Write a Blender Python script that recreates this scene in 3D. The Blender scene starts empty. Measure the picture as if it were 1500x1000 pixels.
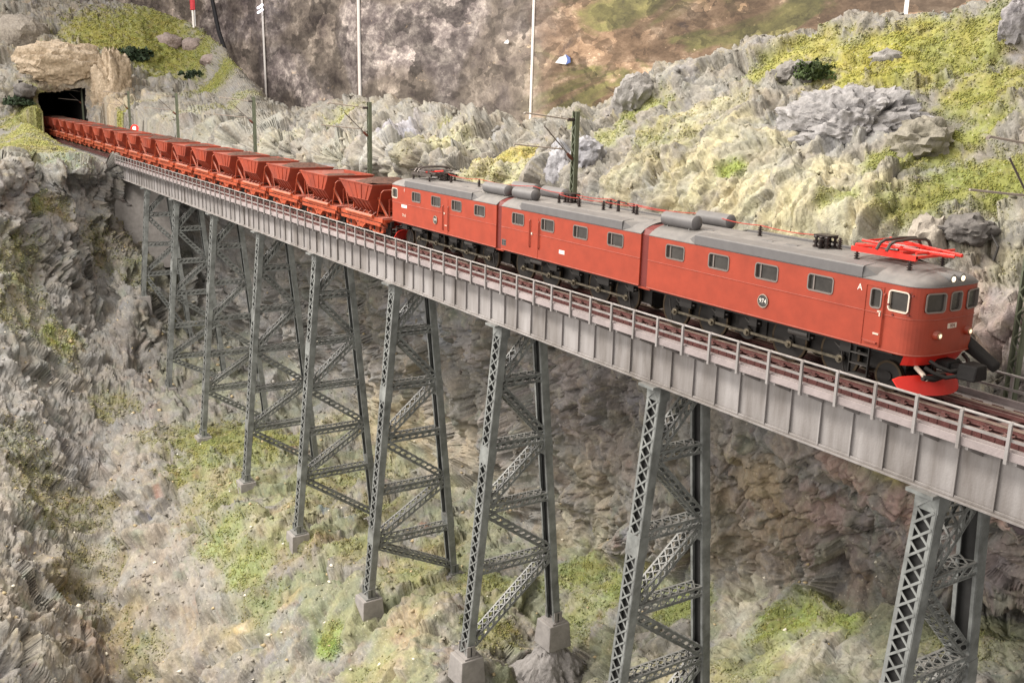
import bpy, math, random
import numpy as np
from mathutils import Vector, Matrix
random.seed(7); RNG=np.random.RandomState(11)
C=bpy.context.scene.collection
SC=bpy.context.scene
# ---------------- camera ----------------
def look(yaw,pit,rol):
    f=Vector((math.cos(pit)*math.cos(yaw),math.cos(pit)*math.sin(yaw),math.sin(pit)))
    r=f.cross(Vector((0,0,1))).normalized(); u=r.cross(f)
    r2=math.cos(rol)*r+math.sin(rol)*u; u2=-math.sin(rol)*r+math.cos(rol)*u
    return Matrix((r2,u2,-f)).transposed()
cd=bpy.data.cameras.new('camera'); cam=bpy.data.objects.new('camera',cd); C.objects.link(cam)
cd.sensor_width=36; cd.lens=1456.18/1500*36; cd.clip_start=.5; cd.clip_end=2000
M=look(2.5719,-.2418,.026).to_4x4(); M.translation=Vector((14.8519,-26.0961,8.4076)); cam.matrix_world=M
SC.camera=cam
# ---------------- light: a lit exhibition room, plus an added low fill ----------------
W=bpy.data.worlds.new('World'); SC.world=W; W.use_nodes=True
W.node_tree.nodes['Background'].inputs[0].default_value=(1,.93,.86,1)
W.node_tree.nodes['Background'].inputs[1].default_value=.62
def area(name,loc,tgt,size,power,col):
    l=bpy.data.lights.new(name,'AREA'); l.shape='RECTANGLE'; l.size=size[0]; l.size_y=size[1]; l.energy=power; l.color=col
    o=bpy.data.objects.new(name,l); C.objects.link(o); o.location=loc
    o.rotation_euler=(Vector(tgt)-Vector(loc)).to_track_quat('-Z','Y').to_euler(); return o
area('ceiling_or_fill_lamp',(-62,-58,58),(-40,0,-6),(46,14),92000,(1,.93,.84))
area('ceiling_or_fill_lamp',(-150,-62,66),(-125,0,-2),(50,14),95000,(1,.95,.9))
area('ceiling_or_fill_lamp',(-38,8,72),(-44,8,-10),(80,10),54000,(1,.93,.84))
area('ceiling_or_fill_lamp',(-30,-88,34),(-40,5,-12),(90,24),48000,(1,.94,.87))  # low fill from the front, added to brighten the valley; not a ceiling lamp
SC.view_settings.view_transform='Standard'; SC.view_settings.look='None'; SC.view_settings.exposure=.13; SC.view_settings.gamma=1
SC.render.engine='CYCLES'; SC.cycles.use_denoising=True; SC.cycles.max_bounces=6; SC.cycles.diffuse_bounces=3; SC.cycles.glossy_bounces=2; SC.cycles.transmission_bounces=3
SC.cycles.caustics_reflective=False; SC.cycles.caustics_refractive=False
# ---------------- helpers ----------------
def lin(h):
    c=[v/255 for v in h]
    return tuple(x/12.92 if x<=.04045 else ((x+.055)/1.055)**2.4 for x in c)
MATS={}
def mat(name,col,rough=.6,metal=0,bump=0,bscale=8,var=.12,vscale=1.5,col2=None,emit=None,spec=.5,dust=0,streak=False,bdist=.05):
    if name in MATS: return MATS[name]
    m=bpy.data.materials.new(name); m.use_nodes=True; nt=m.node_tree; n=nt.nodes; L=nt.links; b=n['Principled BSDF']
    if isinstance(col,int): col=lin(col)
    b.inputs['Roughness'].default_value=rough; b.inputs['Metallic'].default_value=metal; b.inputs['Specular IOR Level'].default_value=spec
    g=n.new('ShaderNodeNewGeometry'); mp=n.new('ShaderNodeMapping'); L.new(g.outputs['Position'],mp.inputs[0])
    if streak: mp.inputs['Scale'].default_value=(1,1,.15)
    t=n.new('ShaderNodeTexNoise'); t.inputs['Scale'].default_value=vscale; t.inputs['Detail'].default_value=6; t.inputs['Roughness'].default_value=.65
    L.new(mp.outputs[0],t.inputs['Vector'])
    r=n.new('ShaderNodeValToRGB'); r.color_ramp.elements[0].position=.3; r.color_ramp.elements[1].position=.7
    c2=col2 if col2 is not None else tuple(c*(1-var*2) for c in col)
    if isinstance(c2,int): c2=lin(c2)
    r.color_ramp.elements[0].color=(*c2,1); r.color_ramp.elements[1].color=(*[min(1,c*(1+var*.6)) for c in col],1)
    L.new(t.outputs['Fac'],r.inputs[0]); out=r.outputs[0]
    if dust:
        s=n.new('ShaderNodeSeparateXYZ'); L.new(g.outputs['Normal'],s.inputs[0])
        t3=n.new('ShaderNodeTexNoise'); t3.inputs['Scale'].default_value=3; t3.inputs['Detail'].default_value=5; L.new(g.outputs['Position'],t3.inputs['Vector'])
        mm=n.new('ShaderNodeMath'); mm.operation='MULTIPLY'; L.new(s.outputs[2],mm.inputs[0]); L.new(t3.outputs['Fac'],mm.inputs[1])
        m2=n.new('ShaderNodeMath'); m2.operation='MULTIPLY'; m2.use_clamp=True; L.new(mm.outputs[0],m2.inputs[0]); m2.inputs[1].default_value=dust*2
        mx=n.new('ShaderNodeMix'); mx.data_type='RGBA'; L.new(m2.outputs[0],mx.inputs[0]); L.new(out,mx.inputs[6]); mx.inputs[7].default_value=(.36,.33,.30,1); out=mx.outputs[2]
    L.new(out,b.inputs['Base Color'])
    if bump:
        t2=n.new('ShaderNodeTexNoise'); t2.inputs['Scale'].default_value=bscale; t2.inputs['Detail'].default_value=8; L.new(g.outputs['Position'],t2.inputs['Vector'])
        bp=n.new('ShaderNodeBump'); bp.inputs['Strength'].default_value=bump; bp.inputs['Distance'].default_value=bdist
        L.new(t2.outputs['Fac'],bp.inputs['Height']); L.new(bp.outputs[0],b.inputs['Normal'])
    if emit:
        b.inputs['Emission Color'].default_value=(*emit[0],1); b.inputs['Emission Strength'].default_value=emit[1]
    MATS[name]=m; return m
class MB:
    def __init__(s): s.v=[];s.f=[]
    def add(s,vs,fs):
        o=len(s.v); s.v+= [tuple(v) for v in vs]; s.f+=[tuple(i+o for i in f) for f in fs]; return s
    def box(s,x0,x1,y0,y1,z0,z1):
        return s.add([(x0,y0,z0),(x1,y0,z0),(x1,y1,z0),(x0,y1,z0),(x0,y0,z1),(x1,y0,z1),(x1,y1,z1),(x0,y1,z1)],
            [(0,3,2,1),(4,5,6,7),(0,1,5,4),(1,2,6,5),(2,3,7,6),(3,0,4,7)])
    def cbox(s,c,d): return s.box(c[0]-d[0]/2,c[0]+d[0]/2,c[1]-d[1]/2,c[1]+d[1]/2,c[2]-d[2]/2,c[2]+d[2]/2)
    def hexa(s,b,t):  # 4 bottom pts, 4 top pts
        return s.add(list(b)+list(t),[(0,3,2,1),(4,5,6,7),(0,1,5,4),(1,2,6,5),(2,3,7,6),(3,0,4,7)])
    def bar(s,p0,p1,w,h,side=(0,0,1)):  # w along 'side' axis, h along the third
        p0=Vector(p0);p1=Vector(p1);d=(p1-p0).normalized();a=Vector(side);a=(a-d*a.dot(d))
        if a.length<1e-5:
            a=Vector((1,0,0)); a=(a-d*a.dot(d))
        a.normalize();b=d.cross(a);a=a*w/2;b=b*h/2
        return s.add([p0-a-b,p0+a-b,p0+a+b,p0-a+b,p1-a-b,p1+a-b,p1+a+b,p1-a+b],[(0,3,2,1),(4,5,6,7),(0,1,5,4),(1,2,6,5),(2,3,7,6),(3,0,4,7)])
    def tube(s,pts,r,n=8,cap=True):
        pts=[Vector(p) for p in pts];rings=[];up=None
        for i,p in enumerate(pts):
            d=(pts[min(i+1,len(pts)-1)]-pts[max(i-1,0)]).normalized()
            if up is None:
                up=Vector((0,0,1)) if abs(d.z)<.9 else Vector((1,0,0))
            a=(up-d*up.dot(d)).normalized();b=d.cross(a);up=a
            rr=r[i] if isinstance(r,(list,tuple)) else r
            rings.append([p+(a*math.cos(t)+b*math.sin(t))*rr for t in [2*math.pi*k/n for k in range(n)]])
        o=[q for g in rings for q in g];f=[]
        for i in range(len(pts)-1):
            for k in range(n): f.append((i*n+k,i*n+(k+1)%n,(i+1)*n+(k+1)%n,(i+1)*n+k))
        if cap: f.append(tuple(range(n-1,-1,-1))); f.append(tuple((len(pts)-1)*n+k for k in range(n)))
        return s.add(o,f)
    def cyl(s,c,axis,r,l,n=16,r2=None):
        c=Vector(c);a=Vector(axis).normalized(); return s.tube([c-a*l/2,c+a*l/2],[r,r if r2 is None else r2],n)
    def lathe(s,c,axis,prof,n=16):  # prof: (dist along axis, radius)
        c=Vector(c);a=Vector(axis).normalized(); return s.tube([c+a*d for d,_ in prof],[max(1e-4,r) for _,r in prof],n) if all(prof[i][0]<prof[i+1][0] for i in range(len(prof)-1)) else None
    def prism(s,poly,a,b,axis='x'):
        n=len(poly)
        mk={'x':lambda t,p:(t,p[0],p[1]),'y':lambda t,p:(p[0],t,p[1]),'z':lambda t,p:(p[0],p[1],t)}[axis]
        v=[mk(a,p) for p in poly]+[mk(b,p) for p in poly]
        f=[(i,(i+1)%n,n+(i+1)%n,n+i) for i in range(n)]+[tuple(range(n-1,-1,-1)),tuple(range(n,2*n))]
        return s.add(v,f)
    def build(s,name,m,parent=None,smooth=False,bevel=0,**props):
        me=bpy.data.meshes.new(name); me.from_pydata([tuple(v) for v in s.v],[],s.f); me.update()
        if m: me.materials.append(m)
        import bmesh
        b=bmesh.new(); b.from_mesh(me); bmesh.ops.recalc_face_normals(b,faces=b.faces); b.to_mesh(me); b.free()
        if smooth:
            me.polygons.foreach_set('use_smooth',[True]*len(me.polygons)); me.set_sharp_from_angle(angle=math.radians(38))
        o=bpy.data.objects.new(name,me); C.objects.link(o)
        if parent: o.parent=parent
        if bevel:
            md=o.modifiers.new('bevel','BEVEL'); md.width=bevel; md.segments=2; md.limit_method='ANGLE'
        for k,v in props.items(): o[k]=v
        return o
def thing(name,label,cat,loc=(0,0,0),group=None):
    o=bpy.data.objects.new(name,None); C.objects.link(o); o.location=loc; o['label']=label; o['category']=cat; o.empty_display_size=.2
    if group:o['group']=group
    return o
def tag(o,label,cat,group=None,kind=None):
    o['label']=label;o['category']=cat
    if group:o['group']=group
    if kind:o['kind']=kind
    return o
def inst(o,loc,parent=None,rot=None,scale=None,name=None):
    c=o.copy(); C.objects.link(c); c.location=loc
    if rot is not None:c.rotation_euler=rot
    if scale is not None:c.scale=scale
    if parent is not None:c.parent=parent
    return c
def copy_tree(o,parent=None,loc=None):
    c=o.copy(); C.objects.link(c)
    if parent is not None: c.parent=parent
    if loc is not None: c.location=loc
    for ch in o.children: copy_tree(ch,c)
    return c
# numpy noise
_P=RNG.permutation(4096)
def _h(i,j,k): return _P[(_P[(_P[i&4095]+j)&4095]+k)&4095]
_G=RNG.normal(size=(4096,3)); _G/=np.linalg.norm(_G,axis=1)[:,None]
def perlin(p):
    i=np.floor(p).astype(np.int64); f=p-i; u=f*f*f*(f*(f*6-15)+10); r=0
    for a in (0,1):
        for b in (0,1):
            for c in (0,1):
                g=_G[_h(i[:,0]+a,i[:,1]+b,i[:,2]+c)]; d=f-np.array([a,b,c])
                w=(u[:,0] if a else 1-u[:,0])*(u[:,1] if b else 1-u[:,1])*(u[:,2] if c else 1-u[:,2])
                r=r+w*(g*d).sum(1)
    return r*1.5
def fbm(p,o=4,g=.5,rid=False):
    r=0;a=1;s=0
    for k in range(o):
        n=perlin(p*2.03**k+k*17.3); n=(1-2*np.abs(n)) if rid else n
        r=r+a*n;s+=a;a*=g
    return r/s
_J=RNG.rand(4096,3)
def worley(p,full=False):
    i=np.floor(p).astype(np.int64); f1=np.full(len(p),9.);f2=f1.copy();idn=np.zeros(len(p),int);dl=np.zeros_like(p)
    for a in (-1,0,1):
        for b in (-1,0,1):
            for c in (-1,0,1):
                q=i+np.array([a,b,c]); h=_h(q[:,0],q[:,1],q[:,2]); e=p-q-_J[h]; d=(e**2).sum(1)
                m=d<f1; f2=np.where(m,f1,np.minimum(f2,d)); idn=np.where(m,h,idn); f1=np.where(m,d,f1)
                if full: dl=np.where(m[:,None],e,dl)
    if full: return np.sqrt(f1),np.sqrt(f2),idn,dl
    return np.sqrt(f1),np.sqrt(f2),idn
def facet(p,seed,tilt=.7):
    """planar chips: each cell gets its own tilted plane and offset"""
    f1,f2,idn,dl=worley(p+seed,True)
    return (_G[idn]*dl).sum(1)*tilt+(_J[idn,0]-.5)*.8, f2-f1
def sstep(a,b,x):
    t=np.clip((x-a)/(b-a),0,1); return t*t*(3-2*t)
NET=[[(-209.0,-19.0,16.3),(-203.9,-2.4,17.7),(-201.9,3.1,17.1),(-198.9,8.6,16.1),(-198.8,14.7,16.3),(-198.8,21.0,16.2),(-186.7,30.7,11.1),(-132.2,25.0,-0.8),(-103.0,23.5,-0.4),(-81.3,22.0,-0.6),(-66.3,21.6,-1.1),(-52.9,20.1,-0.6),(-46.1,21.5,1.2),(-41.4,24.0,3.1),(-37.2,26.4,4.4),(-32.5,27.8,5.2),(-28.2,29.1,5.6),(-24.4,30.4,6.0),(-21.0,31.6,7.6),(-16.3,33.0,9.0),(-8.3,33.5,8.7),(3.7,34.5,8.2)],
[(-200.0,-19.2,23.3),(-195.0,-3.4,24.7),(-193.0,1.9,24.1),(-190.0,7.1,23.1),(-190.0,13.0,23.3),(-190.0,19.1,23.2),(-178.0,28.3,18.1),(-123.7,22.0,6.2),(-94.7,20.0,6.6),(-73.3,18.0,6.4),(-58.6,17.0,5.9),(-45.5,15.0,6.4),(-39.0,16.0,8.2),(-34.7,18.0,10.1),(-30.9,20.0,11.4),(-26.5,21.0,12.2),(-22.7,22.0,12.6),(-19.2,23.0,13.0),(-16.3,24.0,14.6),(-12.1,25.0,16.0),(-4.1,25.5,15.7),(7.9,26.5,15.2)],
[(-185.0,-20.3,16.9),(-182.0,-5.5,16.5),(-180.0,-0.4,16.4),(-178.0,4.7,16.3),(-178.0,10.3,16.6),(-178.0,16.0,16.3),(-170.0,25.8,13.0),(-98.0,13.0,4.9),(-78.1,13.0,5.4),(-61.3,12.0,5.5),(-50.0,12.0,5.2),(-40.3,11.5,5.7),(-33.8,12.0,7.0),(-28.9,13.0,8.3),(-24.7,14.0,9.1),(-21.0,15.0,9.5),(-17.7,16.0,9.9),(-14.7,17.0,9.9),(-11.4,17.0,10.2),(-7.1,17.0,10.7),(0.9,17.5,10.3),(12.9,18.5,9.8)],
[(-168.0,-21.6,8.3),(-165.0,-7.8,8.8),(-161.0,-3.5,8.7),(-161.0,1.5,9.3),(-161.0,6.7,9.8),(-163.0,12.3,8.6),(-150.0,19.9,7.2),(-86.6,9.0,3.7),(-68.7,9.0,4.3),(-54.3,8.5,4.5),(-44.0,8.5,4.3),(-35.8,8.5,4.7),(-29.2,8.5,5.3),(-24.2,9.0,5.9),(-20.0,9.5,6.5),(-16.3,10.0,6.7),(-13.0,10.5,6.6),(-10.1,11.0,6.2),(-7.1,11.0,6.1),(-3.4,11.0,5.9),(4.7,11.5,5.6),(16.6,12.5,5.1)],
[(-150.0,-22.8,1.7),(-156.0,-9.4,1.5),(-158.0,-4.2,4.8),(-160.0,0.7,0.3),(-152.0,4.5,2.6),(-130.7,5.0,3.0),(-104.5,7.0,3.3),(-78.1,6.0,2.5),(-61.6,6.0,2.7),(-49.3,6.0,3.1),(-40.6,6.5,3.0),(-32.8,6.5,2.9),(-26.4,6.5,2.8),(-21.1,6.5,2.9),(-16.6,6.5,3.0),(-12.8,6.5,2.9),(-9.4,6.5,2.9),(-6.3,6.3,2.3),(-3.4,6.0,1.3),(0.0,6.0,0.7),(8.0,6.5,0.4),(20.0,7.5,-0.1)],
[(-97.0,-24.2,0.5),(-101.0,-15.1,0.6),(-112.0,-10.5,0.1),(-109.0,-7.3,0.3),(-111.0,-3.3,0.0),(-114.0,1.1,-0.8),(-114.0,9.3,-4.8),(-84.6,8.0,-5.5),(-68.0,8.5,-7.5),(-54.3,8.5,-6.9),(-42.8,8.0,-7.2),(-33.7,7.5,-6.5),(-27.0,7.5,-6.2),(-21.4,7.5,-5.9),(-16.6,7.5,-5.6),(-12.5,7.5,-6.0),(-9.0,7.5,-6.0),(-5.9,7.5,-5.8),(-2.9,7.0,-5.7),(0.5,7.0,-5.3),(8.5,7.5,-5.6),(20.5,8.5,-6.1)],
[(-94.0,-24.7,-3.5),(-98.0,-15.7,-3.6),(-102.0,-12.1,-4.0),(-105.0,-8.3,-4.5),(-108.0,-4.2,-5.4),(-113.5,0.6,-8.3),(-112.0,8.4,-11.9),(-89.6,9.5,-12.6),(-71.7,10.0,-12.1),(-57.3,10.0,-11.6),(-45.2,9.5,-12.5),(-34.9,8.5,-11.0),(-27.9,8.5,-10.2),(-22.4,8.8,-10.1),(-18.2,9.5,-9.6),(-13.9,9.5,-9.1),(-9.8,9.0,-8.5),(-6.3,8.5,-7.6),(-3.3,8.0,-7.1),(0.2,8.0,-6.6),(8.2,8.5,-6.9),(20.2,9.5,-7.4)],
[(-88.0,-25.5,-10.1),(-92.0,-17.0,-11.5),(-96.0,-13.5,-12.2),(-99.0,-9.8,-12.6),(-103.0,-5.8,-14.1),(-98.7,-3.0,-14.2),(-108.0,6.9,-19.0),(-94.7,11.0,-20.8),(-75.5,11.5,-18.7),(-61.3,12.0,-17.7),(-48.0,11.3,-18.5),(-36.8,10.0,-16.5),(-29.4,10.0,-15.7),(-23.8,10.5,-15.4),(-19.1,11.0,-14.0),(-14.7,11.0,-12.9),(-10.5,10.5,-11.7),(-6.6,9.5,-10.1),(-3.6,9.0,-8.9),(-0.0,9.0,-8.0),(8.0,9.5,-8.3),(20.0,10.5,-8.8)],
[(-76.0,-26.5,-16.3),(-80.0,-18.8,-17.8),(-84.0,-15.6,-19.0),(-88.0,-12.1,-20.1),(-90.0,-8.7,-21.1),(-90.0,-5.3,-21.6),(-86.9,0.9,-21.6),(-77.6,5.0,-22.6),(-69.4,8.9,-22.2),(-58.7,10.7,-21.8),(-44.5,9.3,-21.3),(-36.2,9.8,-20.5),(-29.5,10.3,-19.5),(-23.6,10.6,-18.3),(-18.3,10.5,-16.5),(-14.2,10.7,-15.0),(-10.3,10.6,-13.5),(-7.3,11.0,-12.5),(-5.2,12.4,-12.0),(-1.9,14.0,-11.5),(6.0,14.5,-11.8),(18.1,15.5,-12.3)],
[(-65.0,-27.2,-20.4),(-68.0,-20.4,-21.7),(-71.0,-17.6,-23.2),(-74.0,-14.7,-24.8),(-76.0,-11.6,-25.5),(-75.7,-8.5,-23.3),(-74.1,-2.8,-23.1),(-62.6,-0.2,-23.0),(-55.2,2.9,-22.8),(-46.6,4.7,-22.2),(-38.2,5.6,-21.6),(-32.0,7.0,-21.2),(-25.4,7.2,-20.0),(-20.5,7.8,-19.0),(-15.7,7.9,-17.0),(-11.9,8.2,-15.5),(-8.6,8.4,-14.0),(-5.9,9.1,-13.0),(-3.8,10.2,-12.5),(-0.8,11.8,-12.0),(7.2,12.3,-12.3),(19.2,13.3,-12.8)],
[(-53.0,-27.7,-22.7),(-55.0,-21.9,-24.2),(-57.5,-19.6,-25.9),(-60.0,-17.1,-27.7),(-63.0,-14.2,-28.0),(-63.9,-11.2,-25.5),(-60.5,-6.6,-24.0),(-51.0,-4.3,-23.6),(-42.1,-2.6,-23.3),(-35.0,-1.1,-22.3),(-31.1,1.4,-21.6),(-28.6,4.7,-22.6),(-22.1,4.6,-20.5),(-17.7,5.4,-19.2),(-13.3,5.5,-17.5),(-9.8,5.8,-16.0),(-6.9,6.3,-14.5),(-4.4,7.0,-13.5),(-2.3,7.9,-13.0),(0.5,9.5,-12.5),(8.5,10.0,-12.8),(20.5,11.0,-13.3)],
[(-43.0,-28.1,-23.7),(-44.0,-23.1,-25.9),(-46.0,-21.2,-27.6),(-48.0,-19.1,-29.5),(-50.2,-16.8,-31.5),(-48.3,-14.9,-31.0),(-42.9,-11.8,-29.0),(-37.8,-9.0,-27.0),(-32.9,-6.6,-25.0),(-27.9,-4.7,-22.8),(-24.7,-2.3,-21.8),(-25.2,2.4,-23.6),(-19.2,2.4,-21.0),(-15.4,3.4,-19.5),(-10.7,2.8,-17.8),(-7.5,3.2,-16.3),(-4.7,3.6,-15.0),(-2.4,4.1,-14.0),(-0.6,5.2,-13.5),(1.9,6.8,-13.0),(9.9,7.3,-13.3),(21.9,8.3,-13.8)],
[(-33.0,-28.4,-24.7),(-34.0,-24.3,-27.1),(-36.0,-22.6,-29.2),(-38.0,-20.8,-31.4),(-43.0,-18.4,-36.0),(-42.0,-16.6,-36.0),(-36.1,-13.9,-33.0),(-30.6,-11.6,-30.0),(-25.3,-9.8,-27.0),(-20.9,-8.2,-24.5),(-17.7,-6.4,-23.0),(-15.6,-4.1,-22.5),(-13.2,-2.3,-21.5),(-10.3,-1.1,-20.0),(-6.4,-1.4,-18.5),(-2.9,-2.0,-17.0),(-1.1,-1.0,-16.0),(0.7,-0.2,-15.0),(2.1,1.0,-14.5),(3.9,3.1,-14.0),(11.9,3.6,-14.3),(23.9,4.6,-14.8)]]
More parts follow.
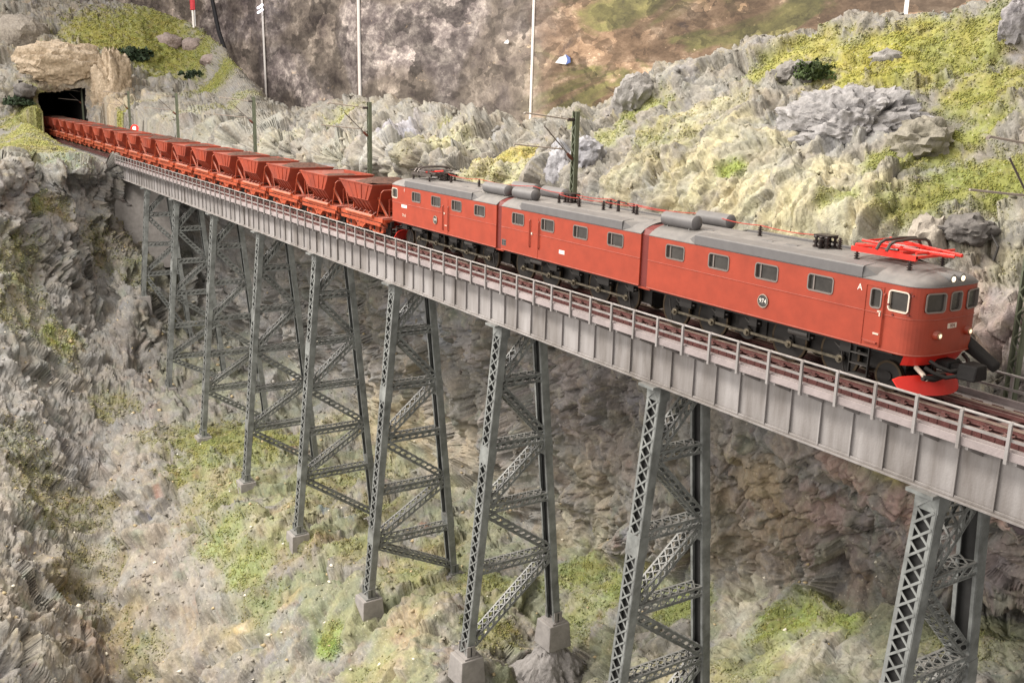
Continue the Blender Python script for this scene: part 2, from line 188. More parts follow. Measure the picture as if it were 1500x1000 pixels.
PAINT=[(-183.9,1.7,19.1,11.11,125,118,106,0.15),(-176.0,-3.9,14.0,7.59,133,124,108,0.20),(-184.4,9.3,20.7,6.41,123,116,104,0.20),(-178.0,16.0,16.3,9.36,141,143,62,0.90),(-174.3,22.0,12.8,9.25,143,145,64,0.90),
(-152.3,22.9,10.2,6.19,133,137,62,0.90),(-178.0,10.3,16.6,6.98,152,148,64,0.90),(-167.0,0.1,11.9,4.06,170,160,66,0.90),(-170.8,3.8,13.7,3.71,165,156,64,0.90),(-183.9,21.3,19.8,6.46,143,144,64,0.90),
(-162.4,7.0,10.5,5.41,194,173,140,0.00),(-153.5,7.3,5.8,4.34,185,165,131,0.00),(-161.0,2.8,9.5,4.22,168,151,122,0.00),(-160.1,-2.8,8.2,3.48,122,108,88,0.10),(-161.3,-5.2,7.0,2.80,138,130,104,0.30),
(-148.3,10.4,6.0,3.43,176,168,138,0.20),(-150.8,-5.5,3.9,3.43,163,163,85,0.70),(-140.3,-7.2,2.9,4.94,163,163,85,0.70),(-134.7,-8.0,2.4,5.36,163,163,85,0.70),(-122.9,-9.7,1.4,5.48,160,160,82,0.70),
(-113.5,-11.0,0.6,4.60,156,156,80,0.60),(-115.5,-9.1,0.5,3.12,156,148,80,0.50),(-108.2,-12.7,0.7,2.94,156,156,80,0.50),(-111.1,-8.8,0.2,2.01,176,168,144,0.10),(-146.4,6.5,4.5,1.95,168,166,64,0.90),
(-144.3,4.9,2.9,1.28,168,166,64,0.90),(-156.6,-8.1,2.0,2.45,168,152,128,0.10),(-107.1,-6.4,-0.0,4.89,127,143,118,0.40),(-102.6,-12.8,-0.8,4.68,135,136,124,0.10),(-113.7,0.2,-0.5,2.60,146,140,128,0.10),
(-126.4,7.5,4.2,4.02,168,165,148,0.15),(-122.5,11.4,5.1,4.50,163,162,143,0.30),(-124.3,16.7,6.3,3.45,160,160,122,0.50),(-104.5,7.0,3.3,4.41,155,154,140,0.15),(-92.9,9.0,4.0,4.03,165,164,154,0.10),
(-78.6,8.8,3.8,3.94,165,163,146,0.20),(-79.5,14.2,5.8,2.43,163,165,108,0.60),(-65.0,6.4,3.7,2.73,174,172,154,0.10),(-59.5,9.5,4.8,2.93,172,170,180,0.05),(-54.4,6.2,3.8,1.81,179,176,166,0.10),
(-50.2,8.8,4.5,2.92,184,180,140,0.30),(-41.4,7.0,4.2,2.58,188,182,136,0.40),(-40.4,9.3,4.8,1.97,192,174,82,0.70),(-37.5,6.7,3.8,1.96,190,185,132,0.40),(-56.1,13.0,5.6,1.60,170,168,106,0.60),
(-36.7,11.7,6.3,1.11,168,173,94,0.70),(-32.3,10.1,6.0,1.41,165,171,98,0.60),(-33.4,8.5,4.8,0.94,180,180,188,0.00),(-32.1,12.8,7.8,1.69,157,163,92,0.70),(-26.2,9.9,6.6,2.16,155,163,90,0.70),
(-25.9,7.5,4.8,1.88,181,174,138,0.20),(-25.8,11.4,7.6,2.62,176,170,134,0.30),(-21.6,7.2,4.6,2.35,194,186,142,0.12),(-19.2,8.7,5.9,2.31,196,188,146,0.08),(-17.1,6.8,4.0,2.18,201,193,152,0.05),
(-14.2,7.9,5.2,2.13,203,196,158,0.06),(-11.0,7.3,4.5,1.67,198,191,152,0.15),(-14.2,6.7,3.5,2.09,197,189,146,0.10),(-19.4,7.9,5.3,0.69,139,160,56,0.90),(-21.8,10.1,7.0,1.22,180,174,136,0.10),
(-17.5,9.8,6.7,1.15,184,177,142,0.10),(-16.4,12.2,7.9,2.42,169,167,168,0.02),(-14.1,12.1,7.6,1.44,170,166,158,0.05),(-13.5,12.9,7.8,1.14,157,152,136,0.20),(-24.9,15.4,9.9,1.81,160,160,72,0.80),
(-23.8,17.1,11.0,2.06,163,160,70,0.85),(-19.7,16.8,10.5,2.61,171,166,58,0.95),(-18.3,18.8,11.5,2.21,168,164,64,0.95),(-16.7,16.4,9.9,1.67,175,168,56,0.95),(-15.0,18.9,11.4,2.56,151,153,74,0.90),
(-11.9,15.8,9.3,2.36,151,152,66,0.90),(-10.6,12.8,7.3,1.47,148,152,63,0.90),(-7.8,10.5,5.7,1.70,147,151,63,0.85),(-11.7,10.7,6.4,1.44,150,153,74,0.80),(-9.4,9.9,5.5,1.37,143,148,69,0.85),
(-12.8,10.0,6.3,0.90,143,150,64,0.80),(-9.8,7.7,4.7,1.16,163,165,102,0.60),(-12.4,7.2,4.5,0.75,154,161,82,0.50),(-9.1,8.2,4.8,1.33,143,147,72,0.80),(-12.6,18.3,11.2,0.83,143,139,134,0.00),
(-8.9,12.7,7.4,0.65,144,138,128,0.10),(-12.3,13.2,7.7,0.94,141,136,116,0.30),(-6.7,8.2,4.2,1.12,176,172,148,0.30),(-8.6,6.7,3.4,1.12,194,189,160,0.20),(-7.1,7.2,3.8,0.95,181,176,154,0.10),
(-11.5,6.7,3.5,1.00,207,200,162,0.05),(-5.1,6.4,2.3,1.22,184,163,148,0.00),(-4.4,6.0,1.0,1.20,192,161,150,0.00),(-4.8,7.1,3.0,0.77,169,164,136,0.30),(-2.8,5.8,-0.1,1.18,138,130,128,0.00),
(-98.6,-14.1,-5.1,5.44,141,137,132,0.05),(-105.0,-7.8,-5.3,5.78,143,140,134,0.05),(-109.2,-2.7,-2.2,3.00,122,118,112,0.00),(-102.3,-11.8,-4.0,1.69,111,122,56,0.80),(-103.5,-9.7,-5.0,1.42,138,122,72,0.50),
(-96.0,-14.8,-9.4,3.39,118,122,72,0.60),(-100.1,-9.3,-11.9,3.73,153,148,140,0.00),(-91.2,-15.3,-14.1,4.30,111,117,70,0.50),(-92.3,-11.8,-17.2,2.46,147,166,64,0.90),(-90.7,-11.4,-18.9,1.91,127,140,66,0.70),
(-105.9,-5.2,-9.5,2.94,110,104,64,0.50),(-109.0,-2.0,-9.2,3.02,118,96,60,0.30),(-103.1,-1.9,-12.4,2.90,107,106,66,0.40),(-98.6,-5.7,-16.4,3.72,136,132,122,0.10),(-86.9,-14.9,-17.9,3.76,138,136,122,0.10),
(-91.2,-8.9,-20.4,3.51,145,138,124,0.10),(-94.3,-4.2,-18.2,2.53,110,95,76,0.00),(-89.7,-4.4,-21.6,2.19,122,100,80,0.05),(-86.2,-8.5,-22.7,2.54,135,132,62,0.50),(-82.7,-5.6,-22.6,0.99,138,95,72,0.00),  # one dark patch here paints the shadow under the abutment
(-74.0,-18.5,-20.8,3.71,106,110,82,0.40),(-78.1,-14.2,-23.6,2.74,118,112,108,0.00),(-68.8,-17.6,-24.2,3.56,125,122,66,0.50),(-60.5,-20.7,-23.6,2.59,125,116,104,0.10),(-69.9,-13.9,-26.7,2.92,124,116,64,0.40),
(-73.5,-10.0,-24.2,2.64,160,145,122,0.05),(-78.5,-7.9,-23.0,1.98,168,150,128,0.05),(-53.2,-21.4,-25.0,2.70,165,152,130,0.05),(-57.9,-19.2,-26.2,1.60,106,98,88,0.00),(-59.2,-16.9,-28.1,2.95,127,110,60,0.30),
(-63.0,-14.2,-28.0,2.40,134,130,60,0.40),(-52.7,-17.3,-29.8,3.09,127,100,64,0.15),(-49.6,-20.4,-27.5,2.05,154,143,112,0.10),(-54.5,-14.0,-29.0,2.52,140,124,76,0.30),(-60.1,-10.5,-25.8,2.65,164,151,132,0.00),
(-53.6,-10.9,-27.0,2.79,163,154,140,0.00),(-48.9,-9.6,-26.7,2.36,156,152,142,0.00),(-47.7,-12.0,-28.7,2.92,168,153,124,0.10),(-44.0,-9.9,-27.4,1.68,181,169,142,0.05),(-50.3,-13.8,-29.6,1.81,143,139,68,0.40),
(-75.6,-5.6,-23.1,3.10,143,140,84,0.50),(-72.7,-2.2,-23.1,3.80,141,144,72,0.80),(-67.2,-5.7,-23.5,2.50,134,138,69,0.70),(-63.3,-4.0,-23.2,3.10,160,150,104,0.30),(-69.1,1.5,-22.9,3.33,140,143,72,0.80),
(-60.5,-6.6,-24.0,2.66,153,148,95,0.40),(-54.5,-6.6,-24.5,2.50,154,168,104,0.70),(-49.9,-6.4,-24.7,2.08,143,160,88,0.70),(-53.4,-3.4,-23.3,2.48,164,156,120,0.20),(-54.8,-0.1,-23.0,2.55,160,154,114,0.30),
(-57.9,3.0,-22.8,2.66,152,144,94,0.40),(-48.3,-3.1,-23.4,2.35,153,137,90,0.30),(-45.3,-7.1,-25.3,2.26,122,122,88,0.40),(-43.6,-5.7,-24.6,1.00,196,160,106,0.00),(-44.5,-9.0,-26.7,1.12,200,176,112,0.00),
(-40.5,-6.5,-25.1,1.87,143,144,136,0.10),(-37.3,-5.5,-24.5,1.13,134,176,72,0.95),(-37.1,-7.8,-26.1,1.54,167,162,144,0.10),(-45.0,-0.2,-22.9,2.29,151,144,92,0.40),(-50.2,4.0,-22.5,2.47,156,148,104,0.35),
(-31.3,-3.7,-22.7,2.37,192,172,130,0.05),(-33.3,-2.0,-22.4,1.96,189,168,124,0.05),(-31.5,-5.4,-23.9,1.66,176,166,120,0.30),(-34.9,0.8,-21.9,1.77,168,156,116,0.20),(-33.9,3.1,-21.6,1.78,143,140,84,0.60),
(-29.5,1.3,-21.7,1.66,140,140,80,0.70),(-40.3,4.1,-21.9,1.93,150,141,102,0.30),(-39.3,1.0,-22.2,2.14,154,144,88,0.40),(-106.0,9.2,-13.2,4.04,186,183,180,0.00),(-93.5,10.7,-17.0,3.70,174,171,167,0.00),
(-100.4,7.3,-21.0,3.90,201,195,189,0.00),(-84.2,9.2,-22.1,3.03,190,185,175,0.10),(-76.0,10.6,-14.2,3.18,169,168,167,0.00),(-108.2,5.0,-17.4,3.07,186,181,175,0.00),(-101.2,1.1,-17.6,1.35,138,160,76,0.60),
(-65.3,11.2,-14.9,3.25,181,176,170,0.00),(-56.7,9.2,-9.1,1.93,159,161,172,0.00),(-49.8,8.7,-8.3,2.38,161,165,172,0.00),(-43.5,8.4,-9.1,2.76,166,161,160,0.00),(-37.3,8.3,-9.8,2.57,169,161,158,0.00),
(-64.5,11.3,-21.0,3.29,215,198,153,0.10),(-59.9,11.3,-21.3,3.15,222,203,155,0.10),(-54.2,11.6,-19.5,2.64,225,210,170,0.00),(-56.3,11.1,-14.9,2.64,190,181,165,0.00),(-69.7,7.9,-22.5,3.04,205,195,150,0.30),
(-57.6,6.4,-22.5,2.69,196,188,136,0.40),(-49.3,8.5,-22.0,2.50,222,210,175,0.10),(-49.1,11.4,-18.5,2.18,222,205,170,0.00),(-42.9,9.8,-20.7,2.04,190,183,150,0.20),(-42.1,10.1,-15.0,2.26,176,166,158,0.00),
(-31.5,7.7,-8.0,2.36,152,140,136,0.00),(-31.4,8.7,-11.5,2.42,149,137,131,0.00),(-27.2,7.8,-7.7,1.78,140,129,126,0.00),(-36.8,10.0,-16.5,2.14,169,156,141,0.05),(-32.1,9.9,-16.0,2.28,182,168,138,0.10),
(-28.0,9.1,-12.4,1.87,159,146,133,0.00),(-34.7,10.1,-19.7,1.87,198,188,155,0.10),(-30.8,10.4,-19.2,1.79,190,181,150,0.10),(-31.0,8.4,-20.6,2.03,172,188,106,0.80),(-27.2,8.6,-20.0,1.94,168,184,104,0.85),
(-27.3,6.1,-21.0,1.92,166,173,111,0.60),(-26.2,10.3,-19.1,1.21,188,188,131,0.50),(-19.0,8.1,-7.6,2.00,169,156,150,0.00),(-17.1,9.6,-9.5,2.02,188,161,111,0.02),(-19.5,10.3,-12.1,2.14,172,151,121,0.02),
(-13.2,7.7,-6.5,1.65,166,154,143,0.00),(-11.1,7.8,-7.0,1.26,213,171,155,0.00),(-13.7,9.8,-9.8,1.76,186,149,136,0.00),(-15.5,10.5,-11.3,1.62,186,155,111,0.00),(-18.0,11.1,-14.1,1.94,163,142,111,0.03),
(-13.6,10.8,-12.3,1.81,147,124,111,0.00),(-10.9,10.0,-10.3,1.52,147,129,121,0.00),(-9.8,7.4,-5.4,1.04,186,181,121,0.10),(-8.7,7.5,-6.0,0.76,219,203,97,0.10),(-8.3,8.3,-7.6,1.05,190,149,136,0.00),
(-21.8,10.8,-15.3,1.81,169,154,124,0.05),(-20.2,9.2,-9.9,1.05,133,124,119,0.00),(-8.5,9.9,-10.6,1.85,149,124,114,0.00),(-5.2,9.0,-9.1,2.09,149,126,119,0.00),(-3.7,7.2,-6.1,0.90,252,195,170,0.00),
(-4.2,7.2,-5.7,0.65,232,181,160,0.00),(-6.0,7.9,-7.0,0.84,163,139,120,0.00),(-4.8,10.4,-10.3,1.44,130,110,97,0.00),(-11.4,10.5,-11.5,0.19,166,188,194,0.00),(-22.2,9.4,-18.8,1.60,172,188,106,0.85),
(-18.7,10.1,-17.0,1.32,222,215,185,0.10),(-15.5,8.8,-16.5,1.45,161,185,94,0.95),(-13.8,9.5,-15.6,1.22,183,203,99,0.95),(-11.6,9.3,-14.9,1.10,180,198,99,0.90),(-17.2,7.9,-17.7,1.48,216,210,180,0.15),
(-13.4,7.0,-16.7,1.39,211,215,141,0.40),(-11.3,7.5,-15.7,1.54,218,212,185,0.10),(-9.0,7.2,-14.8,1.49,220,215,187,0.10),(-15.4,5.5,-18.4,1.42,198,195,136,0.50),(-11.0,6.2,-16.3,1.33,229,222,194,0.05),
(-8.1,9.6,-13.4,1.32,169,168,131,0.30),(-5.5,9.5,-12.8,1.46,166,168,102,0.50),(-4.0,9.7,-12.6,1.08,179,183,153,0.30),(-18.8,5.2,-19.5,1.27,208,200,165,0.30),(-65.0,-10.2,-24.8,0.28,74,102,168,0.00),
(-63.7,-10.5,-25.2,0.27,68,100,172,0.00),(-63.8,-10.9,-25.3,0.27,68,100,172,0.00),(-62.2,-10.9,-25.6,0.27,90,116,168,0.00),(-62.2,-10.9,-25.6,0.27,116,132,160,0.00),(-67.2,-8.3,-24.0,0.36,168,106,80,0.00),
(-66.0,-9.0,-24.3,0.35,168,112,88,0.00),(-53.0,0.5,-23.0,0.44,59,90,160,0.00),(-51.1,1.1,-22.9,0.43,74,100,160,0.00),(-49.7,1.5,-22.8,0.36,90,112,160,0.00),(-43.9,8.2,-7.9,0.28,108,161,228,0.00),
(-66.3,2.7,-22.9,0.58,168,116,76,0.00),(-67.8,4.8,-22.8,0.59,168,116,76,0.00),(-44.4,4.9,-22.0,0.41,184,128,90,0.00),(-65.3,6.0,2.0,0.55,160,168,180,0.00),(-157.0,-4.4,2.0,5.00,150,152,82,0.70),
(-157.5,-5.5,5.0,4.00,150,152,82,0.70)]
# ---------------- terrain ----------------
def catmull(A,n):
    m=A.shape[0];P=np.concatenate([2*A[:1]-A[1:2],A,2*A[-1:]-A[-2:-1]])
    t=np.linspace(0,m-1,(m-1)*n+1);i=np.minimum(t.astype(int),m-2);f=(t-i).reshape(-1,*([1]*(A.ndim-1)))
    p0,p1,p2,p3=P[i],P[i+1],P[i+2],P[i+3]
    return .5*((2*p1)+(-p0+p2)*f+(2*p0-5*p1+4*p2-p3)*f*f+(-p0+3*p1-3*p2+p3)*f**3)
def build_terrain():
    net=np.array(NET)
    S=catmull(catmull(net,50).transpose(1,0,2),50).transpose(1,0,2)
    R_,C_=S.shape[:2]
    def normals(S):
        du=np.gradient(S,axis=1);dv=np.gradient(S,axis=0);N=np.cross(dv,du);N/=np.linalg.norm(N,axis=2)[...,None]+1e-9
        return N
    N=normals(S)
    # orient towards the valley viewer side
    ref=N.reshape(-1,3).mean(0)
    if ref.dot(np.array([.5,-.6,.6]))<0: N=-N
    P=S.reshape(-1,3).copy(); Nn=N.reshape(-1,3).copy()
    dist=np.linalg.norm(P-np.array([14.85,-26.1,8.4]),axis=1)
    # paint weights
    n1=fbm(P*.35,4); n2=fbm(P*1.3+9,4,.55); n3=fbm(P*.9+np.array([3,0,7])+n1[:,None]*2,3)
    col=np.tile(np.array(lin((143,139,130))),(len(P),1)); moss=np.full(len(P),.1)
    for k,(x,y,z,r,cr_,cg_,cb_,m) in enumerate(PAINT):
        d=np.sqrt((P[:,0]-x)**2+(P[:,1]-y)**2+(P[:,2]-z)**2)/r
        sel=np.where(d<2.2)[0]
        if len(sel)==0: continue
        amp=.55 if r>1.2 else .25
        w=sstep(1.45,.55,d[sel]+n2[sel]*amp*1.3+n3[sel]*amp*.9)*.94
        cc=np.array(lin((cr_,cg_,cb_))); cc=cc*.86+cc.mean()*.14
        col[sel]=col[sel]*(1-w[:,None])+cc*w[:,None]; moss[sel]=moss[sel]*(1-w)+m*w
    # displacement
    du=np.linalg.norm(np.gradient(S,axis=1),axis=2).ravel();dv=np.linalg.norm(np.gradient(S,axis=0),axis=2).ravel()
    sp=np.maximum(du,dv)
    lw=lambda lam:np.clip(lam/(3.2*sp)-.35,0,1)
    warp=np.stack([perlin(P*.3+5),perlin(P*.3+25),perlin(P*.3+45)],1)
    warp2=np.stack([perlin(P*1.1+5),perlin(P*1.1+25),perlin(P*1.1+45)],1)
    Q=P+warp*2.6+warp2*.35
    big=fbm(Q*.15+3,2,.5,True)*lw(5)
    mid=fbm(Q*.42,3,.55,True)*lw(2)
    # slanting strata: long in the dip direction, short across it
    e1=np.array([.55,.25,.80]);e1/=np.linalg.norm(e1);e2=np.cross(e1,[0,1,0]);e2/=np.linalg.norm(e2);e3=np.cross(e1,e2)
    A=np.stack([Q@e1*.22,Q@e2*1.0,Q@e3*.8],1)
    stra=fbm(A,4,.55,True)*lw(.8)
    cellp=(P+warp*1.3)*np.array([.27,.27,.17])+warp2*.05      # tall blocks
    fa,ea=facet(cellp,0); fb,eb=facet((P+warp*.8)*np.array([.78,.78,.5])+warp2*.07,50); fc,ec=facet(P*np.array([2.0,2.0,1.5])+warp2*.15,90)
    idb=worley(Q*.95+3)[2]; idn=idb
    fine=fbm(Q*1.7+warp2,4,.6,True)*lw(.5)
    up=Nn[:,2]
    rock=1-np.clip(moss*1.0,0,.8)
    floor=sstep(.55,.85,up)*(P[:,2]<-10)*sstep(-9,-5,P[:,1]+.12*(P[:,0]+60))
    zone=fbm(P*.12+91,2)      # some faces blocky, some smeared
    bl=sstep(-.1,.25,zone)
    amp=rock*(1-.38*floor)
    bil=-fbm(Q*.55+7,4,.55,True)*lw(1.5)       # creases
    bil2=-fbm(Q*1.35+17+warp2*.3,4,.6,True)*lw(.7)
    crack=sstep(.055,0,np.abs(perlin(Q*.38+40)))*lw(1)+.6*sstep(.06,0,np.abs(perlin(Q*.85+80)))*lw(.6)
    d=amp*( 1.15*(big-.3) + .22*(mid-.2) + .08*(stra-.2)*(1-bl) + .50*(bil+.2)*(1-.5*bl) + .08*(bil2+.2)
        + 1.65*fa*lw(3.0) + .62*fb*lw(1.2) + .15*fc*lw(.5) - .40*crack - .30*sstep(.10,0,ea)*lw(1)
        + .03*(fine-.2))
    # undercut ledges
    lz=P[:,2]*.42+P[:,0]*.10+fbm(P*.22+60,3)*1.1+n2*.25; tt=lz-np.floor(lz); led=(tt-.5)*(1-sstep(.90,1.0,tt))-.5*sstep(.90,1.0,tt)*0
    lmask=sstep(-.15,.2,fbm(P*.3+140,2))*lw(1.6)*np.clip(1-moss*.6,0,1)*(1-floor)
    d+=led*lmask*np.where(P[:,2]>-1,.75,.5)
    st=fbm(np.stack([P[:,0]*.35+P[:,2]*.55,P[:,1]*.35,P[:,2]*.2-P[:,0]*.3],1)*1.5+warp2*.2,4,.6,True)
    pale=sstep(-34,-24,P[:,0])*(P[:,2]>0)*(1-moss)
    d=d*(1-.22*pale)+pale*.20*(st-.2)
    d+=moss*(.30*n3+.14*fbm(P*2.4,3,.6)*lw(.5))
    far=np.clip(dist/60,.8,1.3); lc=sstep(-2,-12,P[:,1])*(P[:,2]<-12); d=d*(1-.35*lc)
    pd=np.sqrt((P[:,0]+160)**2+(P[:,1]*1.0)**2+(P[:,2]-3)**2); far=far*(.22+.78*sstep(5,15,pd))
    lg=np.sqrt(((P[:,0]+132)/24)**2+((P[:,1]+6)/7)**2)*1.0; far=far*np.where(P[:,2]>-3,.35+.65*sstep(.8,1.3,lg),1)
    vrow=np.repeat(np.arange(R_)/50.,C_); far=far*(1-.45*np.exp(-((vrow-1)/.45)**2))
    P+=Nn*(d*far)[:,None]
    # keep the line clear
    X,Y,Z=P.T
    onled=(X<-110.0)&(X>-157.5)
    lim=-.62+np.clip(np.abs(Y-0)-3.0,0,99)*.8+.12*n2
    fl=onled&(Y>-12)&(Y<6)
    Z[fl]=np.minimum(Z[fl],lim[fl])
    bed=onled&(np.abs(Y)<2.9)&(Z>-3.2); Z[bed]=-.62+.05*n2[bed]
    br=(X>-108.2)&(np.abs(Y)<4.2)&(Z>-4.2)
    back=br&(Y>0); Y[back]=np.maximum(Y[back],4.2)
    fr=(X>-106)&(Y>0)&(Z>-.8)&(Z<9); Y[fr]=np.maximum(Y[fr],4.0)
    fro=br&(Y<=0); Z[fro]=np.minimum(Z[fro],-4.2)
    P=np.stack([X,Y,Z],1)
    # colour breakup
    val=1+.16*n2+.12*fbm(P*5,3,.6)+.16*(_J[idb,2]-.5)
    hue=perlin(P*.8+60)*.07
    rc=1-np.clip(moss,0,1)
    patch=sstep(.12,.32,fbm(P*.75+33,4,.6)+.5*(moss-.3))*(moss>.03)*np.clip(moss*2.2,0,1)
    green=np.array(lin((125,132,66))); yel=np.array(lin((146,142,72)))
    mixc=green*(1-sstep(-.3,.3,perlin(P*.45+70)))[:,None]+yel*sstep(-.3,.3,perlin(P*.45+70))[:,None]
    bare=sstep(.18,.34,-fbm(P*1.1+12,4,.6)+.15*(1-moss))*(moss>.3)
    col=col*(1-.45*patch[:,None])+mixc*.45*patch[:,None]
    col=col*(1-.55*bare[:,None])+np.array(lin((141,135,124)))*.55*bare[:,None]
    up_=Nn[:,2]
    # glazes brushed on by the model painter: streaky, several pigments
    Sv=P*np.array([.8,.8,.55])+warp2*.5
    def glaze(c,f,lo,hi,k,w=1):
        nonlocal col
        m_=sstep(lo,hi,f)*k*w; col=col*(1-m_[:,None])+np.array(lin(c))*m_[:,None]
    low=(P[:,2]<-3)*1.0
    glaze((140,138,150),fbm(Sv*.5+88,4,.6),.12,.34,.38,rc)
    glaze((155,124,76),fbm(Sv*.6+120,4,.6),.12,.34,.38,.45+.55*low)
    glaze((92,90,52),fbm(Sv*.5+220,4,.6),.10,.32,.55,low)
    glaze((128,71,44),fbm(Sv*.9+320,4,.6),.25,.42,.40,low)
    glaze((109,132,98),fbm(Sv*.55+420,3,.6),.20,.40,.40,low)
    glaze((78,71,63),fbm(Sv*1.1+520,4,.65),.14,.36,.50,rc)
    glaze((207,198,174),fbm(Sv*1.3+620,4,.65),.16,.36,.50,rc*.6+.4*low)
    gz=sstep(-9,-5,P[:,1]+.12*(P[:,0]+60)); upf=sstep(.35,.8,up_)
    glaze((138,150,86),fbm(P*.33+950,4,.55)+.10,.0,.22,.50,low*upf*gz)
    glaze((168,172,118),fbm(P*.5+970,4,.55),.08,.28,.35,low*upf*gz)
    glaze((166,160,152),fbm(P*np.array([.5,.5,.16])+1030,4,.6),-.05,.2,.6,(1-gz)*low)
    glaze((120,114,104),fbm(P*np.array([.7,.7,.2])+1060,4,.6),.05,.25,.5,(1-gz)*low)
    hi=(P[:,2]>-1)*rc
    glaze((150,147,141),fbm(P*.42+1010,4,.55),-.02,.22,.55,hi)
    glaze((108,104,97),fbm(P*.8+1090,4,.6),.12,.32,.45,hi)
    glaze((191,180,137),fbm(P*2.6+720,3,.65),.2,.4,.35,1)
    glaze((90,87,72),fbm(P*3.1+820,3,.65),.2,.4,.40,1)
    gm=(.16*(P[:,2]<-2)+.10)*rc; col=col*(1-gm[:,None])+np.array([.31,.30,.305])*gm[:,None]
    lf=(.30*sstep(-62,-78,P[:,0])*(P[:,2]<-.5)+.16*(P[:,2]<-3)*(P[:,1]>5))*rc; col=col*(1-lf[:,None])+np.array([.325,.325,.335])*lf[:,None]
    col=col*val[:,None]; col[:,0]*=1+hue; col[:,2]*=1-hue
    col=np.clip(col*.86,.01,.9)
    G=P.reshape(R_,C_,3)
    idx=np.arange(R_*C_).reshape(R_,C_)
    q=np.stack([idx[:-1,:-1],idx[:-1,1:],idx[1:,1:],idx[1:,:-1]],-1).reshape(-1,4)
    cen=P[q].mean(1)
    top=7.0+(cen[:,1]+3)*.14+.35*perlin(cen*.9)
    hole=(cen[:,0]<np.where(cen[:,2]>-.25,-150.0,-157.6))&(cen[:,0]>-170)&(cen[:,1]>-3.05+.25*perlin(cen*.8+5))&(cen[:,1]<3.8+.25*perlin(cen*.8+15))&(cen[:,2]<top)&(cen[:,2]>-1.2)
    q=q[~hole]
    me=bpy.data.meshes.new('terrain')
    me.vertices.add(len(P)); me.vertices.foreach_set('co',P.astype(np.float32).ravel())
    me.loops.add(len(q)*4); me.loops.foreach_set('vertex_index',q.astype(np.int32).ravel())
    me.polygons.add(len(q)); me.polygons.foreach_set('loop_start',(np.arange(len(q))*4).astype(np.int32)); me.polygons.foreach_set('loop_total',np.full(len(q),4,np.int32))
    me.update(calc_edges=True); me.validate()
    # smooth shading only where mossy, crisp on rock
    ca=me.color_attributes.new('paint','FLOAT_COLOR','POINT'); ca.data.foreach_set('color',np.concatenate([col,np.clip(moss,0,1)[:,None]],1).astype(np.float32).ravel())
    me.polygons.foreach_set('use_smooth',np.ones(len(q),bool))
    o=bpy.data.objects.new('terrain',me); C.objects.link(o); o['kind']='structure'
    m=bpy.data.materials.new('painted_plaster_rock'); m.use_nodes=True; nt=m.node_tree;n=nt.nodes;L=nt.links;b=n['Principled BSDF']
    a=n.new('ShaderNodeAttribute'); a.attribute_name='paint'
    g=n.new('ShaderNodeNewGeometry')
    t=n.new('ShaderNodeTexNoise'); t.inputs['Scale'].default_value=4.5; t.inputs['Detail'].default_value=9; t.inputs['Roughness'].default_value=.72; L.new(g.outputs['Position'],t.inputs['Vector'])
    r=n.new('ShaderNodeMapRange'); r.inputs[1].default_value=.3;r.inputs[2].default_value=.7;r.inputs[3].default_value=.74;r.inputs[4].default_value=1.26; L.new(t.outputs['Fac'],r.inputs[0])
    mx=n.new('ShaderNodeVectorMath'); mx.operation='SCALE'; L.new(a.outputs['Color'],mx.inputs[0]); L.new(r.outputs[0],mx.inputs['Scale'])
    # tiny specks of pale grit
    v=n.new('ShaderNodeTexVoronoi'); v.inputs['Scale'].default_value=3.2; L.new(g.outputs['Position'],v.inputs['Vector'])
    s=n.new('ShaderNodeMapRange'); s.inputs[1].default_value=.10; s.inputs[2].default_value=.16; s.inputs[3].default_value=.55; s.inputs[4].default_value=0; L.new(v.outputs['Distance'],s.inputs[0])
    w2=n.new('ShaderNodeMix'); w2.data_type='RGBA'; L.new(s.outputs[0],w2.inputs[0]); L.new(mx.outputs[0],w2.inputs[6]); w2.inputs[7].default_value=(.52,.48,.40,1)
    L.new(w2.outputs[2],b.inputs['Base Color'])
    b.inputs['Roughness'].default_value=.85; b.inputs['Specular IOR Level'].default_value=.3
    t2=n.new('ShaderNodeTexNoise'); t2.inputs['Scale'].default_value=1.6; t2.inputs['Detail'].default_value=7; t2.inputs['Roughness'].default_value=.6; t2.inputs['Distortion'].default_value=.5; L.new(g.outputs['Position'],t2.inputs['Vector'])
    bp=n.new('ShaderNodeBump'); bp.inputs['Strength'].default_value=.75; bp.inputs['Distance'].default_value=.26; L.new(t2.outputs['Fac'],bp.inputs['Height']); L.new(bp.outputs[0],b.inputs['Normal'])
    me.materials.append(m)
    return G,P,Nn,moss,col,q,dist
TER=build_terrain()
# ---------------- bridge ----------------
STEEL=mat('grey_bridge_paint',(.34,.325,.325),rough=.5,bump=.25,bscale=14,var=.3,vscale=.9,col2=(.15,.132,.12),dust=.5,streak=True)
TOWERM=mat('grey_tower_paint',(.26,.275,.27),rough=.42,bump=.2,bscale=12,var=.3,vscale=1.2,dust=.35,spec=.6)
WEBD=mat('inner_web_shade',(.045,.045,.045),rough=.7,var=.2)  # near-black colour stands in for the shade in the open leg slot
CONC=mat('grey_concrete',(.34,.32,.31),rough=.85,bump=.5,bscale=5,var=.14,vscale=1.6,dust=.3)
RUST=mat('maroon_plastic_track',(.150,.055,.050),rough=.5,bump=.3,bscale=20,var=.2,vscale=3,dust=.25)
RAILTOP=mat('worn_rail_head',(.62,.50,.42),rough=.3,metal=.7,var=.08)
PLANK=mat('lilac_grey_walkway',(.36,.31,.31),rough=.6,bump=.3,bscale=14,var=.15,vscale=1.5,dust=.4)
XE,XW=24.0,-110.5
deck=thing('railway_viaduct','long grey plate girder railway bridge deck with railings carrying the red train','bridge',(0,0,-.45))
